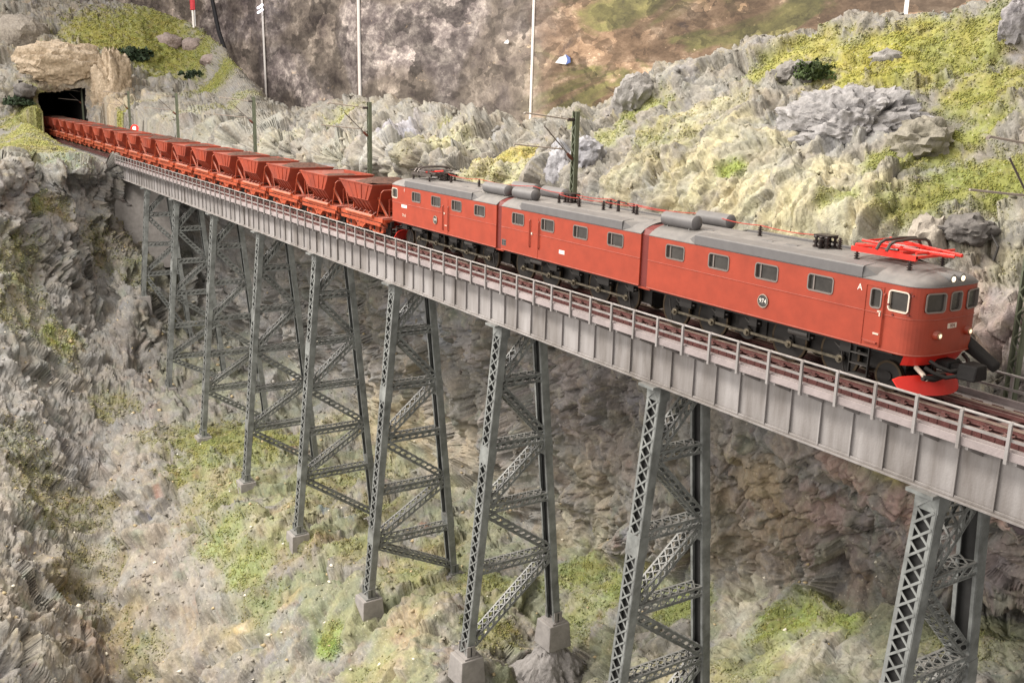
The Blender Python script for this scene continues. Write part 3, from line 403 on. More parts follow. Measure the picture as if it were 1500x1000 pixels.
def D(mb,name,m,**k):
    mb.v=[(x,y,z+.45) for x,y,z in mb.v]; return mb.build(name,m,deck,**k)
for s in (-1,1):
    g=MB(); y=s*1.33
    g.box(XW,XE,y-.02,y+.02,-2.24,-.5)
    D(g,'girder_web',STEEL)
    f=MB(); f.box(XW,XE,y-.19,y+.19,-2.31,-2.243); f.box(XW,XE,y-.15,y+.15,-.497,-.45)
    f.bar((XW,y+s*.06,-2.20),(XE,y+s*.06,-2.20),.08,.05); D(f,'girder_flange',STEEL,bevel=.01)
# stiffeners: one mesh, many parts
st=MB(); st.box(-.018,.018,-.085,0,-1.70,0); st.box(-.03,.03,-.092,-.085,-1.70,0)
stif=None; n=int((XE-XW)/1.2)
rj=random.Random(3)
for s in (-1,1):
    for i in range(n):
        x=XE-.5-1.2*i+rj.uniform(-.07,.07)
        if stif is None:
            stif=st.build('stiffener',STEEL,deck); stif.location=(x,-1.352,-.055); continue
        inst(stif,(x,s*1.352,-.055),deck,rot=(0,0,0 if s<0 else math.pi))
for s in (-1,1):
    x=XE-3.1
    while x>XW+1:
        m=MB(); m.box(x-.22,x+.22,s*1.33-.045,s*1.33+.045,-2.20,-.52); D(m,'splice_plate',STEEL); x-=12.03
cb=MB()
x=XE-1
while x>XW:
    cb.bar((x,-1.3,-2.15),(x,1.3,-.6),.1,.06); cb.bar((x,1.3,-2.15),(x,-1.3,-.6),.1,.06); cb.bar((x,-1.3,-2.2),(x,1.3,-2.2),.1,.1)
    x-=4.8
o=D(cb,'cross_bracing',STEEL)
# deck between the girders and the two walkways
dk=MB(); dk.box(XW,XE,-1.45,1.45,-.449,-.37); D(dk,'deck_plate',PLANK)
for s in (-1,1):
    w=MB(); a,b=sorted((s*1.46,s*2.14)); w.box(XW,XE,a,b,-.36,-.30)
    e=s*2.19; w.box(XW,XE,e-.045,e+.045,-.38,-.14)
    D(w,'walkway',PLANK,bevel=.008)
    h=MB(); h.tube([(XW,s*2.228,.62),(XE,s*2.228,.62)],.038,8); D(h,'handrail',STEEL,smooth=True)
    h=MB(); h.box(XW,XE,s*2.228-.028,s*2.228+.028,.13,.205); D(h,'mid_rail',STEEL)
    ang=MB(); ang.box(XW,XE,s*2.12-.05,s*2.12+.05,-.137,-.09)
    D(ang,'edge_angle',PLANK)
p=MB(); p.box(-.045,.045,-.05,.02,-.47,.60); p.box(-.06,.06,-.03,.05,-.47,-.40); p.box(-.035,.035,0,.09,.585,.655)
post=None;brk=None
for s in (-1,1):
    k=0
    while True:
        x=12.39+1.3769*8-1.3769*k; k+=1
        if x<XW+.3: break
        if post is None:
            post=MB(); post.v=list(p.v); post.f=list(p.f); post=post.build('railing_post',STEEL,deck); post.location=(x,-2.27,.45)
            bm_=MB(); bm_.box(-.05,.05,-.78,0,-.09,0); bm_.hexa([(-.04,-.78,-.10),(.04,-.78,-.10),(.04,-.02,-.42),(-.04,-.02,-.42)],[(-.04,-.78,-.09),(.04,-.78,-.09),(.04,-.02,-.09),(-.04,-.02,-.09)])
            brk=bm_.build('walkway_bracket',STEEL,deck); brk.location=(x+.18,-1.36,.06); continue
        inst(post,(x,s*2.27,.45),deck,rot=(0,0,0 if s<0 else math.pi)); inst(brk,(x+.18,s*1.36,.06),deck,rot=(0,0,0 if s<0 else math.pi))
# ---------------- track ----------------
trk=thing('railway_track','single railway track with maroon sleepers and bright worn rails on the bridge','track',(0,0,-.37))
def T_(mb,name,m,**k):
    mb.v=[(x,y,z+.37) for x,y,z in mb.v]; return mb.build(name,m,trk,**k)
for s in (-1,1):
    r=MB(); y=s*.753
    r.box(-184,XE,y-.065,y+.065,-.185,-.16); r.box(-184,XE,y-.015,y+.015,-.159,-.045)
    ro=T_(r,'rail',RUST)
    hh=MB(); hh.box(-184,XE,y-.036,y+.036,-.045,0); hh.v=[(x,yy,z+.37) for x,yy,z in hh.v]; hh.build('rail_head',RAILTOP,ro)
    gr=MB(); y=s*.52; gr.box(XW,XE,y-.03,y+.03,-.16,-.05); T_(gr,'guard_rail',RUST)
sm=MB(); sm.box(-.13,.13,-1.30,1.30,0,.18)
for s in (-1,1):
    sm.box(-.16,.16,s*.753-.16,s*.753+.16,.18,.21); sm.box(-.07,.07,s*.753+.07,s*.753+.12,.2,.27); sm.box(-.07,.07,s*.753-.12,s*.753-.07,.2,.27)
    sm.box(-.05,.05,s*1.12-.05,s*1.12+.05,.18,.24)
sl=sm.build('sleeper',RUST,trk); sl.location=(XE-.3,0,0); sl['kind']='stuff' if 0 else ''
del sl['kind']
x=XE-.3-.68;k=0
while x>-184 and k<298: inst(sl,(x,0,0),trk); x-=.68;k+=1
# side timbers between sleeper ends seen through the railing
stb=MB(); x=XE-.3-.34
while x>-70:
    for s in (-1,1): stb.box(x-.16,x+.16,s*1.0-.1,s*1.0+.1,-.36,-.22); stb.box(x-.19,x+.19,s*1.28-.02,s*1.28+.02,-.36,-.12)
    x-=.68
T_(stb,'rail_chair_row',RUST,kind='stuff')
# ---------------- towers ----------------
def member(p0,p1,wx,wn,pitch,mode,par,name):
    """box member in the plane x=const. mode 'leg': plates face +-x, laced on the n faces; 'brace': laced on all faces"""
    p0=Vector(p0);p1=Vector(p1);d=(p1-p0);Ln=d.length;d.normalize();nn=Vector((1,0,0)).cross(d)
    m=MB();l=MB()
    hx=wx/2;hn=wn/2;X=Vector((1,0,0))
    if mode=='leg':
        for s in (-1,1):
            m.bar(p0+X*s*hx,p1+X*s*hx,wn,.05,nn)
            for t in (-1,1): m.bar(p0+X*s*(hx-.06)+nn*t*hn,p1+X*s*(hx-.06)+nn*t*hn,.12,.035,X)
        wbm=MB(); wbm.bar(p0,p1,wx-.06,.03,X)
        k=max(2,int(Ln/pitch)); q=Ln/k
        t0=1 if nn.y*p0.y>0 else -1
        for t in (t0,):
            for i in range(k):
                a=p0+d*(q*i)+nn*t*(hn+.014);b=p0+d*(q*(i+1))+nn*t*(hn+.014)
                l.bar(a-X*(hx-.05),b+X*(hx-.05),.075,.018,X.cross(nn)); l.bar(a+X*(hx-.05)+nn*t*.018,b-X*(hx-.05)+nn*t*.018,.075,.018,X.cross(nn))
    else:
        for s in (-1,1):
            for t in (-1,1):
                c=X*s*hx+nn*t*hn
                m.bar(p0+c,p1+c,.09,.03,X); m.bar(p0+c-nn*t*.05,p1+c-nn*t*.05,.03,.09,X)
        k=max(2,int(Ln/pitch)); q=Ln/k
        for t in (-1,1):
            for i in range(k):
                a=p0+d*(q*i)+nn*t*(hn+.016);b=p0+d*(q*(i+1))+nn*t*(hn+.016)
                l.bar(a-X*hx,b+X*hx,.06,.016,d); l.bar(a+X*hx+nn*t*.016,b-X*hx+nn*t*.016,.06,.016,d)
        for s in (-1,1):
            for i in range(k):
                a=p0+d*(q*i)+X*s*(hx+.024);b=p0+d*(q*(i+1))+X*s*(hx+.024)
                l.bar(a-nn*(hn-.03),b+nn*(hn-.03),.016,.07,X)
                l.bar((a+b)/2-nn*hn,(a+b)/2+nn*hn,.012,.05,X)
    o=m.build(name,TOWERM,par); l.build('lacing',TOWERM,o)
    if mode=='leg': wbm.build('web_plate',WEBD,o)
    return o
TW=[-98.98,-86.52,-73.63,-61.06,-49.2,-37.0,-25.17,-13.48,-1.3]
FOOT=[(-14.2,-19.5),(-21.4,-21.9),(-22.7,-22.5),(-22.7,-22.6),(-22.5,-22.8),(-21.9,-21.7),(-19.75,-19.3),(-20.0,-18.6),(-15.6,-14.5)]
TL=['farthest grey lattice tower beside the concrete abutment','second farthest grey lattice tower, its near foot on a tall concrete block','third lattice tower from the far end, its foot in green moss','fourth lattice tower from the far end, standing on mossy ground','fifth lattice tower from the far end, in the middle of the row','lattice tower under the tail of the locomotive, standing on stony ochre ground','lattice tower whose far foot stands on a pointed rock plinth','lattice tower under the front locomotive section, cut by the bottom edge','nearest lattice tower, brightly lit at the right edge of the photo']
WT=1.08;KB=.096
for i,(X0,(zn,zf)) in enumerate(zip(TW,FOOT)):
    t=thing('lattice_tower',TL[i],'bridge tower',(X0,0,min(zn,zf)),'lattice towers carrying the viaduct')
    oz=-min(zn,zf)
    zt=-2.42
    def yy(z,s): return s*(WT+KB*(zt-z))
    for s,zb in ((-1,zn),(1,zf)):
        lg=member((0,yy(zt,s),zt+oz),(0,yy(zb,s),zb+oz),.72,.40,.52,'leg',t,'leg')
        cp=MB(); cp.bar((0,yy(zt,s),zt-.55+oz),(0,yy(zt,s),zt+oz),.80,.50,(1,0,0)); cp.build('splice_plate',TOWERM,lg)
        sz=9.0
        while sz<abs(zb)-2: 
            z=-sz; a=Vector((0,yy(z+.45,s),z+.45+oz));b=Vector((0,yy(z-.45,s),z-.45+oz)); cp=MB(); cp.bar(a,b,.80,.47,(1,0,0)); cp.build('splice_plate',TOWERM,lg); sz+=9
        # shoe and concrete block
        sh=MB(); yb=yy(zb,s)
        sh.bar((0,yb-.0,zb+.55+oz),(0,yb,zb-.02+oz),.9,.06,(1,0,0)); sh.bar((-.42,yb,zb+.6+oz),(-.42,yb,zb+oz),.06,.5,(1,0,0)); sh.bar((.42,yb,zb+.6+oz),(.42,yb,zb+oz),.06,.5,(1,0,0))
        sh.box(-.55,.55,yb-.42,yb+.42,zb-.06+oz,zb+.03+oz)
        sh.build('shoe',CONC if i in (6,) else TOWERM,lg)
        fb=MB(); H=1.5 if i>1 or s>0 else (1.7 if i==1 else 2.2)
        a=.64;c=.74
        fb.hexa([(-c,yb-c,zb-H+oz),(c,yb-c,zb-H+oz),(c,yb+c,zb-H+oz),(-c,yb+c,zb-H+oz)],[(-a,yb-a,zb-.06+oz),(a,yb-a,zb-.06+oz),(a,yb+a,zb-.06+oz),(-a,yb+a,zb-.06+oz)])
        fb.build('concrete_footing',CONC,t,bevel=.04)
    cpb=MB(); cpb.box(-.45,.45,-1.75,1.75,zt+oz,zt+.11+oz); cpb.build('cap_plate',TOWERM,t)
    lv=[zt]; z=-5.28
    while z>max(zn,zf)+1.6 : lv.append(z); z-=3.27
    side=1
    for j in range(1,len(lv)):
        z=lv[j]
        ia=.18
        member((0,yy(z,-1)+ia,z+oz),(0,yy(z,1)-ia,z+oz),.62,.42,.42,'brace',t,'strut')
        a,b=(lv[j-1]-(.35 if j==1 else .25),z+.25)
        if side>0: q0=(0,yy(b,-1)+ia,b+oz);q1=(0,yy(a,1)-ia,a+oz)
        else: q0=(0,yy(a,-1)+ia,a+oz);q1=(0,yy(b,1)-ia,b+oz)
        member(q0,q1,.56,.40,.42,'brace',t,'diagonal'); side=-side
    a=lv[-1]-.25
    if side>0: q0=(0,yy(zn+.6,-1)+ia,zn+.6+oz);q1=(0,yy(a,1)-ia,a+oz)
    else: q0=(0,yy(a,-1)+ia,a+oz);q1=(0,yy(zf+.6,1)-ia,zf+.6+oz)
    member(q0,q1,.56,.40,.42,'brace',t,'diagonal')
# abutment
ab=thing('abutment','sloped concrete abutment block at the far end of the bridge','abutment',(-110.8,0,-12))
m=MB(); m.hexa([(-113,-3.0,-1),(-108.9,-3.0,-1),(-108.9,4.5,-1),(-113,4.5,-1)],[(-113,-2.3,9.6),(-110.4,-2.3,9.6),(-110.4,3.6,9.6),(-113,3.6,9.6)])
m.v=[(x+110.8,y,z) for x,y,z in m.v]; m.build('abutment_body',CONC,ab,bevel=.05)
m=MB(); m.box(-2.3,.65,-2.5,3.8,9.601,9.68+.0); m.build('coping_slab',CONC,ab,bevel=.02)
m=MB(); m.box(.1,.35,-1.6,-1.1,9.69,9.72); m.build('bearing_plate',TOWERM,ab)
# ---------------- locomotive ----------------
RED=mat('orange_red_loco_paint',(.365,.054,.026),rough=.42,var=.11,vscale=1.3,bump=.06,bscale=30,spec=.5,dust=.3)
DRED=mat('dark_red_bellows',(.16,.02,.015),rough=.6,var=.1)
ROOF=mat('loco_roof_grey',(.125,.122,.125),rough=.62,var=.13,vscale=1.6,bump=.12,bscale=14,dust=.4)
ROOFD=mat('loco_cowl_grey',(.135,.13,.133),rough=.55,var=.08,vscale=2.5,dust=.2)
BLK=mat('black_running_gear',(.013,.011,.010),rough=.5,var=.2,vscale=4,dust=.06)
TYRE=mat('brown_tyre_metal',(.12,.09,.06),rough=.32,metal=.8,var=.2)
ROD=mat('weathered_rod_metal',(.24,.21,.16),rough=.35,metal=.7,var=.3,vscale=5,dust=.2)
GLASS=mat('dark_cab_glass',(.055,.05,.045),rough=.12,var=.3,vscale=1.2,spec=.8)
SILV=mat('silver_window_frame',(.30,.26,.24),rough=.35,metal=.4,var=.1)
CREAM=mat('cream_window_frame',(.72,.62,.52),rough=.5,var=.06)
WHITE=mat('white_lettering',(.85,.80,.74),rough=.5,var=.02)
BLKC=mat('matt_black_coupler',(.008,.007,.007),rough=.75,var=.2,vscale=5,bump=.4)
BRED=mat('bright_red_paint',(.80,.035,.022),rough=.4,var=.06,vscale=3,spec=.5)
DARK=mat('matt_dark_plate',(.05,.045,.042),rough=.6,var=.2)
LAMP=mat('lit_headlamp',(.9,.8,.6),emit=((1,.82,.55),1.9),var=0)
LAMP2=mat('dim_headlamp',(.9,.7,.55),emit=((1,.62,.42),1.3),var=0)
CHR=mat('lamp_rim_brass',(.5,.34,.2),rough=.3,metal=.7)
INSU=mat('dark_insulator',(.045,.032,.030),rough=.3,var=.2)
GUN=mat('pantograph_gunmetal',(.13,.11,.10),rough=.4,metal=.4,var=.15)
LOCO=thing('electric_locomotive','long orange red three-section electric locomotive with grey roof and red pantograph','locomotive',(-19.5,0,0))
LX=19.5
def L_(mb,name,m,par=None,**k):
    mb.v=[(x+LX,y,z) for x,y,z in mb.v]; return mb.build(name,m,par or LOCO,**k)
BY=1.545;Z0=1.40;Z1=3.43
def nose_path(tip,sgn):
    # from near side (-y) round to far side; sgn=+1 nose towards +x ; returns list of (x,y)
    pts=[];rx=.74;cx=tip-sgn*rx
    for k in range(25):
        a=-math.pi/2+math.pi*k/24
        ca,sa=math.cos(a),math.sin(a)
        pts.append((cx+sgn*rx*abs(ca)**(1/1.15)*(1 if ca>=0 else -1),BY*math.copysign(abs(sa)**(1/1.65),sa)))
    return pts
class Path:
    def __init__(s,pts):
        s.p=[Vector((a,b,0)) for a,b in pts]; s.s=[0]
        for a,b in zip(s.p,s.p[1:]): s.s.append(s.s[-1]+(b-a).length)
    def at(s,t):
        t=max(0,min(t,s.s[-1])); i=0
        while i<len(s.s)-2 and s.s[i+1]<t: i+=1
        u=(t-s.s[i])/max(1e-9,s.s[i+1]-s.s[i]); p=s.p[i].lerp(s.p[i+1],u)
        a=s.p[max(i-1,0)] if u<.5 else s.p[i]; b=s.p[i+1] if u<.5 else s.p[min(i+2,len(s.p)-1)]
        d=(b-a).normalized(); return p,d,d.cross(Vector((0,0,1)))
    def find(s,x,y):
        best=(9e9,0)
        for k in range(2001):
            t=s.s[-1]*k/2000; p=s.at(t)[0]; e=(p.x-x)**2+(p.y-y)**2
            if e<best[0]: best=(e,t)
        return best[1]
def wall(mb,path,holes,z0,z1,flip=1,depth=.10):
    ss=sorted(set([round(v,4) for v in path.s]+[round(h[0],4) for h in holes]+[round(h[1],4) for h in holes]))
    zs=sorted(set([z0,z1]+[h[2] for h in holes]+[h[3] for h in holes]))
    pt=lambda s,z,o=0:(lambda q:(q[0].x-q[2].x*o*flip,q[0].y-q[2].y*o*flip,z))(path.at(s))
    for a,b in zip(ss,ss[1:]):
        for c,d in zip(zs,zs[1:]):
            sm,zm=(a+b)/2,(c+d)/2
            if any(h[0]<sm<h[1] and h[2]<zm<h[3] for h in holes): continue
            mb.add([pt(a,c),pt(b,c),pt(b,d),pt(a,d)],[(0,1,2,3)])
    for s0,s1,c,d in holes:
        for e in ((s0,c,s1,c),(s1,c,s1,d),(s1,d,s0,d),(s0,d,s0,c)):
            mb.add([pt(e[0],e[1]),pt(e[2],e[3]),pt(e[2],e[3],depth),pt(e[0],e[1],depth)],[(0,1,2,3)])
def rrect(w,h,r,n=5):
    o=[]
    for cx,cy,a0 in ((w/2-r,h/2-r,0),(-w/2+r,h/2-r,90),(-w/2+r,-h/2+r,180),(w/2-r,-h/2+r,270)):
        for k in range(n): 
            a=math.radians(a0+90*k/(n-1)); o.append((cx+r*math.cos(a),cy+r*math.sin(a)))
    return o
def window(par,path,s,zc,w,h,fm,flip=1,fr=.042,r=.10,slider=True,glass=True):
    p,d,n=path.at(s); n=n*flip
    def q(u,v,o): return p+d*u+n*o+Vector((0,0,zc+v))
    m=MB();O=rrect(w+.05,h+.05,r+.02);I=rrect(w-2*fr+.05,h-2*fr+.05,max(.02,r-.03));k=len(O)
    V=[q(u,v,.0) for u,v in O]+[q(u,v,.022) for u,v in O]+[q(u,v,.022) for u,v in I]+[q(u,v,-.07) for u,v in I]
    F=[(i+a*k,(i+1)%k+a*k,(i+1)%k+(a+1)*k,i+(a+1)*k) for a in range(3) for i in range(k)]
    m.add(V,F); fo=L_(m,'window_frame',fm,par)
    g=MB(); g.add([q(-w/2-.03,-h/2-.03,-.06),q(w/2+.03,-h/2-.03,-.06),q(w/2+.03,h/2+.03,-.06),q(-w/2-.03,h/2+.03,-.06)],[(0,1,2,3)])
    L_(g,'window_pane',GLASS,par)
    if slider:
        g=MB(); a=-w/2+.17
        g.hexa([q(a,-h/2+.03,-.058),q(a+.05,-h/2+.03,-.058),q(a+.05,-h/2+.03,-.03),q(a,-h/2+.03,-.03)],[q(a,h/2-.03,-.058),q(a+.05,h/2-.03,-.058),q(a+.05,h/2-.03,-.03),q(a,h/2-.03,-.03)])
        L_(g,'window_bar',SILV,par)
def strip(path,z,r,name,m,par,s0=None,s1=None,flip=1,off=.004):
    t=MB(); pts=[]
    ss=[v for v in path.s if (s0 is None or v>s0) and (s1 is None or v<s1)]
    ss=[s0 if s0 is not None else path.s[0]]+ss+[s1 if s1 is not None else path.s[-1]]
    for s in ss:
        p,d,n=path.at(s); p=p+n*flip*off
        if not pts or (Vector((p.x,p.y,z))-pts[-1]).length>.02: pts.append(Vector((p.x,p.y,z)))
    t.tube(pts,r,6); return L_(t,name,m,par)
def text(par,s,size,loc,rot,m,name='lettering'):
    cu=bpy.data.curves.new(name,'FONT'); cu.body=s; cu.size=size; cu.extrude=.004; cu.align_x='CENTER'; cu.align_y='CENTER'; cu.resolution_u=2
    to=bpy.data.objects.new(name,cu); dg=bpy.context.evaluated_depsgraph_get(); C.objects.link(to); dg.update()
    me=bpy.data.meshes.new_from_object(to.evaluated_get(dg)); bpy.data.objects.remove(to); me.materials.clear(); me.materials.append(m)
    o=bpy.data.objects.new(name,me); C.objects.link(o); o.parent=par; o.location=(loc[0]+LX,loc[1],loc[2]); o.rotation_euler=rot; return o
NEAR=(math.radians(90),0,0)
def roof_z(u): 
    u=min(1,abs(u)); return .42*(1-u**2.7)**.8
def section(x0,x1,kind,wins,door,cowl):
    """kind: 'front' nose at x1, 'rear' nose at x0, 'mid' none"""
    if kind=='front': pts=[(x0,-BY)]+nose_path(x1,1)+[(x0,BY)]
    elif kind=='rear': pts=[(x1,BY)]+[(a,-b) for a,b in nose_path(x0,-1)]+[(x1,-BY)]
    else: pts=None
    body=MB();holes=[];P2=[]
    if pts:
        path=Path(pts); spec=[]
        for wx,wy,zc,w,h,fm in wins:
            s=path.find(wx,wy); spec.append((path,s,zc,w,h,fm,1))
        wall(body,path,[(s-w/2+.0,s+w/2,zc-h/2,zc+h/2) for _,s,zc,w,h,fm,_f in spec],Z0,Z1)
        P2=[path]
    else:
        pn=Path([(x0,-BY),(x1,-BY)]); pf=Path([(x1,BY),(x0,BY)]); spec=[]
        for wx,wy,zc,w,h,fm in wins:
            pa=pn if wy<0 else pf; s=pa.find(wx,wy); spec.append((pa,s,zc,w,h,fm,1))
        for pa in (pn,pf): wall(body,pa,[(s-w/2,s+w/2,zc-h/2,zc+h/2) for p_,s,zc,w,h,fm,_f in spec if p_ is pa],Z0,Z1)
        P2=[pn,pf]
    # end walls and floor
    for xe,isn in ((x0,kind=='rear'),(x1,kind=='front')):
        if not isn: body.add([(xe,-BY,Z0),(xe,BY,Z0),(xe,BY,Z1),(xe,-BY,Z1)],[(0,1,2,3)])
    fx0=x0+(.9 if kind=='rear' else .02); fx1=x1-(.9 if kind=='front' else .02)
    bo=L_(body,'body_section',RED)
    fl=MB(); fl.box(fx0,fx1,-BY+.14,BY-.14,Z0-.10,Z0+.02); fl.box(fx0+.1,fx1-.1,-BY+.35,BY-.35,Z0+.02,Z1-.05); L_(fl,'underfloor',BLK,bo)
    for p_,s,zc,w,h,fm,f in spec: window(bo,p_,s,zc,w,h,fm,1,slider=(w>.7 and p_.at(s)[2].y<-.9))
    for pa in P2:
        strip(pa,2.47,.017,'waist_bead',RED,bo); strip(pa,Z1-.01,.016,'roof_seam',ROOFD,bo)
        strip(pa,Z0+.015,.024,'sill_bead',RED,bo)
    # roof
    r=MB(); nx=34; ny=20; xs=[x0+(x1-x0)*i/nx for i in range(nx+1)]
    if kind=='front': xs=[x0+(x1-2.2-x0)*i/20 for i in range(21)]+[x1-2.2+2.2*math.sin(math.pi/2*k/16) for k in range(1,17)]
    if kind=='rear': xs=sorted([x1-(x1-2.2-x0)*i/20 for i in range(21)]+[x0+2.2-2.2*math.sin(math.pi/2*k/16) for k in range(1,17)])
    V=[];
    for x in xs:
        tip=None
        if kind=='front': dd=x1-x
        elif kind=='rear': dd=x-x0
        else: dd=9
        hw=BY+.012
        if dd<.74: hw=(BY+.012)*max(.02,1-(1-dd/.74)**2.25)**(1/3.1) if dd>0 else .02
        g=min(1,max(0,dd/1.9)); g=.50+.5*math.sin(g*math.pi/2)
        if dd<.02: g=.02
        elif dd<.3: g*= (dd/.3)**.35
        for j in range(ny+1):
            u=-1+2*j/ny; u=math.copysign(abs(u)**.8,u); V.append((x,hw*u,Z1+.004+roof_z(u)*g))
    n1=ny+1;F=[(i*n1+j,(i+1)*n1+j,(i+1)*n1+j+1,i*n1+j+1) for i in range(len(xs)-1) for j in range(ny)]
    r.add(V,F)
    if kind!='front' or True:
        r.add(V[:n1],[tuple(range(n1))]); r.add(V[-n1:],[tuple(range(n1))])
    ro=L_(r,'roof',ROOF,bo,smooth=True)
    # roof cowl along both sides with gusset ends
    for s in (-1,1):
        c=MB(); a,b=cowl
        pr=[(s*1.585,Z1+.01),(s*1.575,3.745),(s*1.52,3.785),(s*1.0,3.83),(s*1.0,3.6),(s*1.54,Z1+.012)]
        c.prism(pr,a,b,'x'); L_(c,'roof_cowl',ROOFD,bo)
        for xe,dr in ((a,-1),(b,1)):
            g_=MB(); g_.add([(xe,s*1.57,Z1+.02),(xe,s*1.5,3.77),(xe,s*1.05,3.82),(xe+dr*.42,s*1.42,Z1+.12),(xe+dr*.45,s*1.0,3.74)],[(0,1,3),(1,2,4),(1,4,3),(0,3,4,2)])
            L_(g_,'cowl_gusset',ROOF,bo)
    if door:
        a,b,za,zb,kd=door
        if kd=='rails':
            for xd in (a,b):
                m=MB(); m.tube([(xd,-BY-.005,za),(xd,-BY-.055,za+.05),(xd,-BY-.055,zb-.05),(xd,-BY-.005,zb)],.028,6); L_(m,'door_handrail',RED,bo)
            m=MB(); m.box(a+.09,b-.07,-BY-.012,-BY+.0,Z0+.04,3.2); dob=L_(m,'side_door',RED,bo)
            m=MB(); m.box(a+.14,a+.22,-BY-.05,-BY-.012,2.42,2.52); L_(m,'door_handle',CREAM,bo)
            if kind=='rear':
                m=MB(); m.box(a+.18,a+.42,-BY-.02,-BY-.012,1.84,1.88); L_(m,'kick_plate',CREAM,bo)
    return bo,(P2[0])
WF=SILV
def wl(cs,z=2.975,w=.98,h=.50,y=-BY,fm=SILV): return [(c,y,z,w,h,fm) for c in cs]
rear_w=wl([-33.42,-31.16,-28.96,-26.67])+[(-36.05,-BY,2.97,.66,.52,CREAM)]+wl([-33.4,-31.1,-28.9,-26.6],y=BY)+[(-37.2+.26,y,3.0,.72,.52,SILV) for y in (-.82,0,.82)]
mid_w=wl([-23.22,-20.83,-18.41,-16.06])+wl([-23.2,-20.8,-18.4,-16.0],y=BY)
front_w=wl([-12.52,-10.24,-8.0,-5.74])+[(-2.87,-BY,2.94,.66,.58,CREAM),(-3.65,-BY,2.90,.36,.56,SILV),(-2.25,-.84,2.97,.70,.54,SILV),(-2.10,.0,2.97,.50,.54,SILV),(-2.25,.84,2.97,.70,.54,SILV)]+wl([-12.5,-10.2,-8,-5.7],y=BY)
SR,PR=section(-36.95,-25.12,'rear',rear_w,(-30.36,-29.79,1.60,2.86,'rails'),(-34.75,-27.42))
SM,PM=section(-24.66,-14.50,'mid',mid_w,(-22.2,-21.48,1.84,3.07,'rails'),(-22.95,-15.65))
SF,PF=section(-14.03,-2.08,'front',front_w,None,(-11.5,-4.2))
for x in (-24.89,-14.265):
    m=MB(); m.prism([(-1.47,1.42),(-1.47,3.40),(-1.36,3.60),(-1.0,3.72),(0,3.78),(1.0,3.72),(1.36,3.60),(1.47,3.40),(1.47,1.42)],x-.26,x+.26,'x'); L_(m,'gangway_bellows',DRED)
    m=MB(); m.box(x-.35,x+.35,-1.46,-1.2,1.30,1.40); L_(m,'gangway_foot',RED)
# cab door of the front section
m=MB(); m.box(-4.02,-4.0,-BY-.018,-BY,Z0+.05,3.25); m.box(-3.40,-3.38,-BY-.018,-BY,Z0+.05,3.25); m.box(-4.02,-3.38,-BY-.018,-BY,3.25,3.27); m.box(-4.02,-3.38,-BY-.018,-BY,1.60,1.62)
L_(m,'door_frame',RED,SF)
m=MB(); m.box(-3.92,-3.46,-BY-.07,-BY-.0,1.56,1.60); L_(m,'door_step',RED,SF)
m=MB(); m.tube([(-3.34,-BY,1.48),(-3.34,-BY-.05,1.55),(-3.34,-BY-.05,3.05),(-3.34,-BY,3.1)],.026,6); L_(m,'door_handrail',RED,SF)
m=MB(); m.box(-3.52,-3.40,-BY-.06,-BY-.01,2.52,2.56); m.box(-3.45,-3.41,-BY-.06,-BY-.01,2.40,2.54); L_(m,'door_handle',CREAM,SF)
m=MB(); m.box(-3.62,-3.42,-BY-.025,-BY,1.83,1.88); L_(m,'kick_plate',CREAM,SF)
for x,z in ((-2.42,3.18),(-2.50,2.60),(-3.02,2.53),(-3.2,2.8)):
    m=MB(); m.cyl((x,-BY+.0,z),(0,1,0),.035,.05,8); L_(m,'lamp_bracket',DRED,SF)
# number plates
def plate(x,z,r,par):
    m=MB(); m.cyl((x,-BY-.012,z),(0,1,0),r,.03,24); po=L_(m,'number_plate',DARK,par)
    m=MB(); m.tube([(x+r*math.cos(a),-BY-.03,z+r*math.sin(a)) for a in [2*math.pi*k/24 for k in range(25)]],.02,6); L_(m,'plate_rim',mat('brass_grey_rim',(.42,.36,.30),rough=.4,metal=.4),par)
    text(par,'974',r*1.0,(x,-BY-.034,z+.0),NEAR,WHITE)
plate(-8.03,2.0,.215,SF); plate(-31.2,2.02,.20,SR)
text(SF,'A',.27,(-4.25,-BY-.008,3.13),NEAR,WHITE); text(SR,'1',.27,(-34.85,-BY-.008,3.21),NEAR,WHITE)
m=MB(); m.box(-35.2,-34.55,-BY-.012,-BY,2.25,2.42); L_(m,'white_label',WHITE,SR); 
text(SR,'Dm3',.22,(-34.88,-BY-.008,1.84),NEAR,CREAM)
m=MB(); m.box(-19.9,-19.5,-BY-.012,-BY,1.88,2.04); L_(m,'white_label',WHITE,SM)
m=MB()
m.box(-24.58,-24.22,-BY-.01,-BY,1.62,1.90); so=L_(m,'socket_plate',ROOF,SM); m=MB()
for dx in (-.09,.09):
    for dz in (-.06,.06): m.cyl((-24.4+dx,-BY-.02,1.76+dz),(0,1,0),.05,.02,8)
L_(m,'socket_holes',DARK,SM,kind='stuff')
m=MB(); m.box(-2.12,-2.06,-.26,.14,2.18,2.33); L_(m,'front_number_board',CREAM,SF); text(SF,'974',.15,(-2.056,-.06,2.25),(math.radians(90),0,math.radians(90)),DRED)
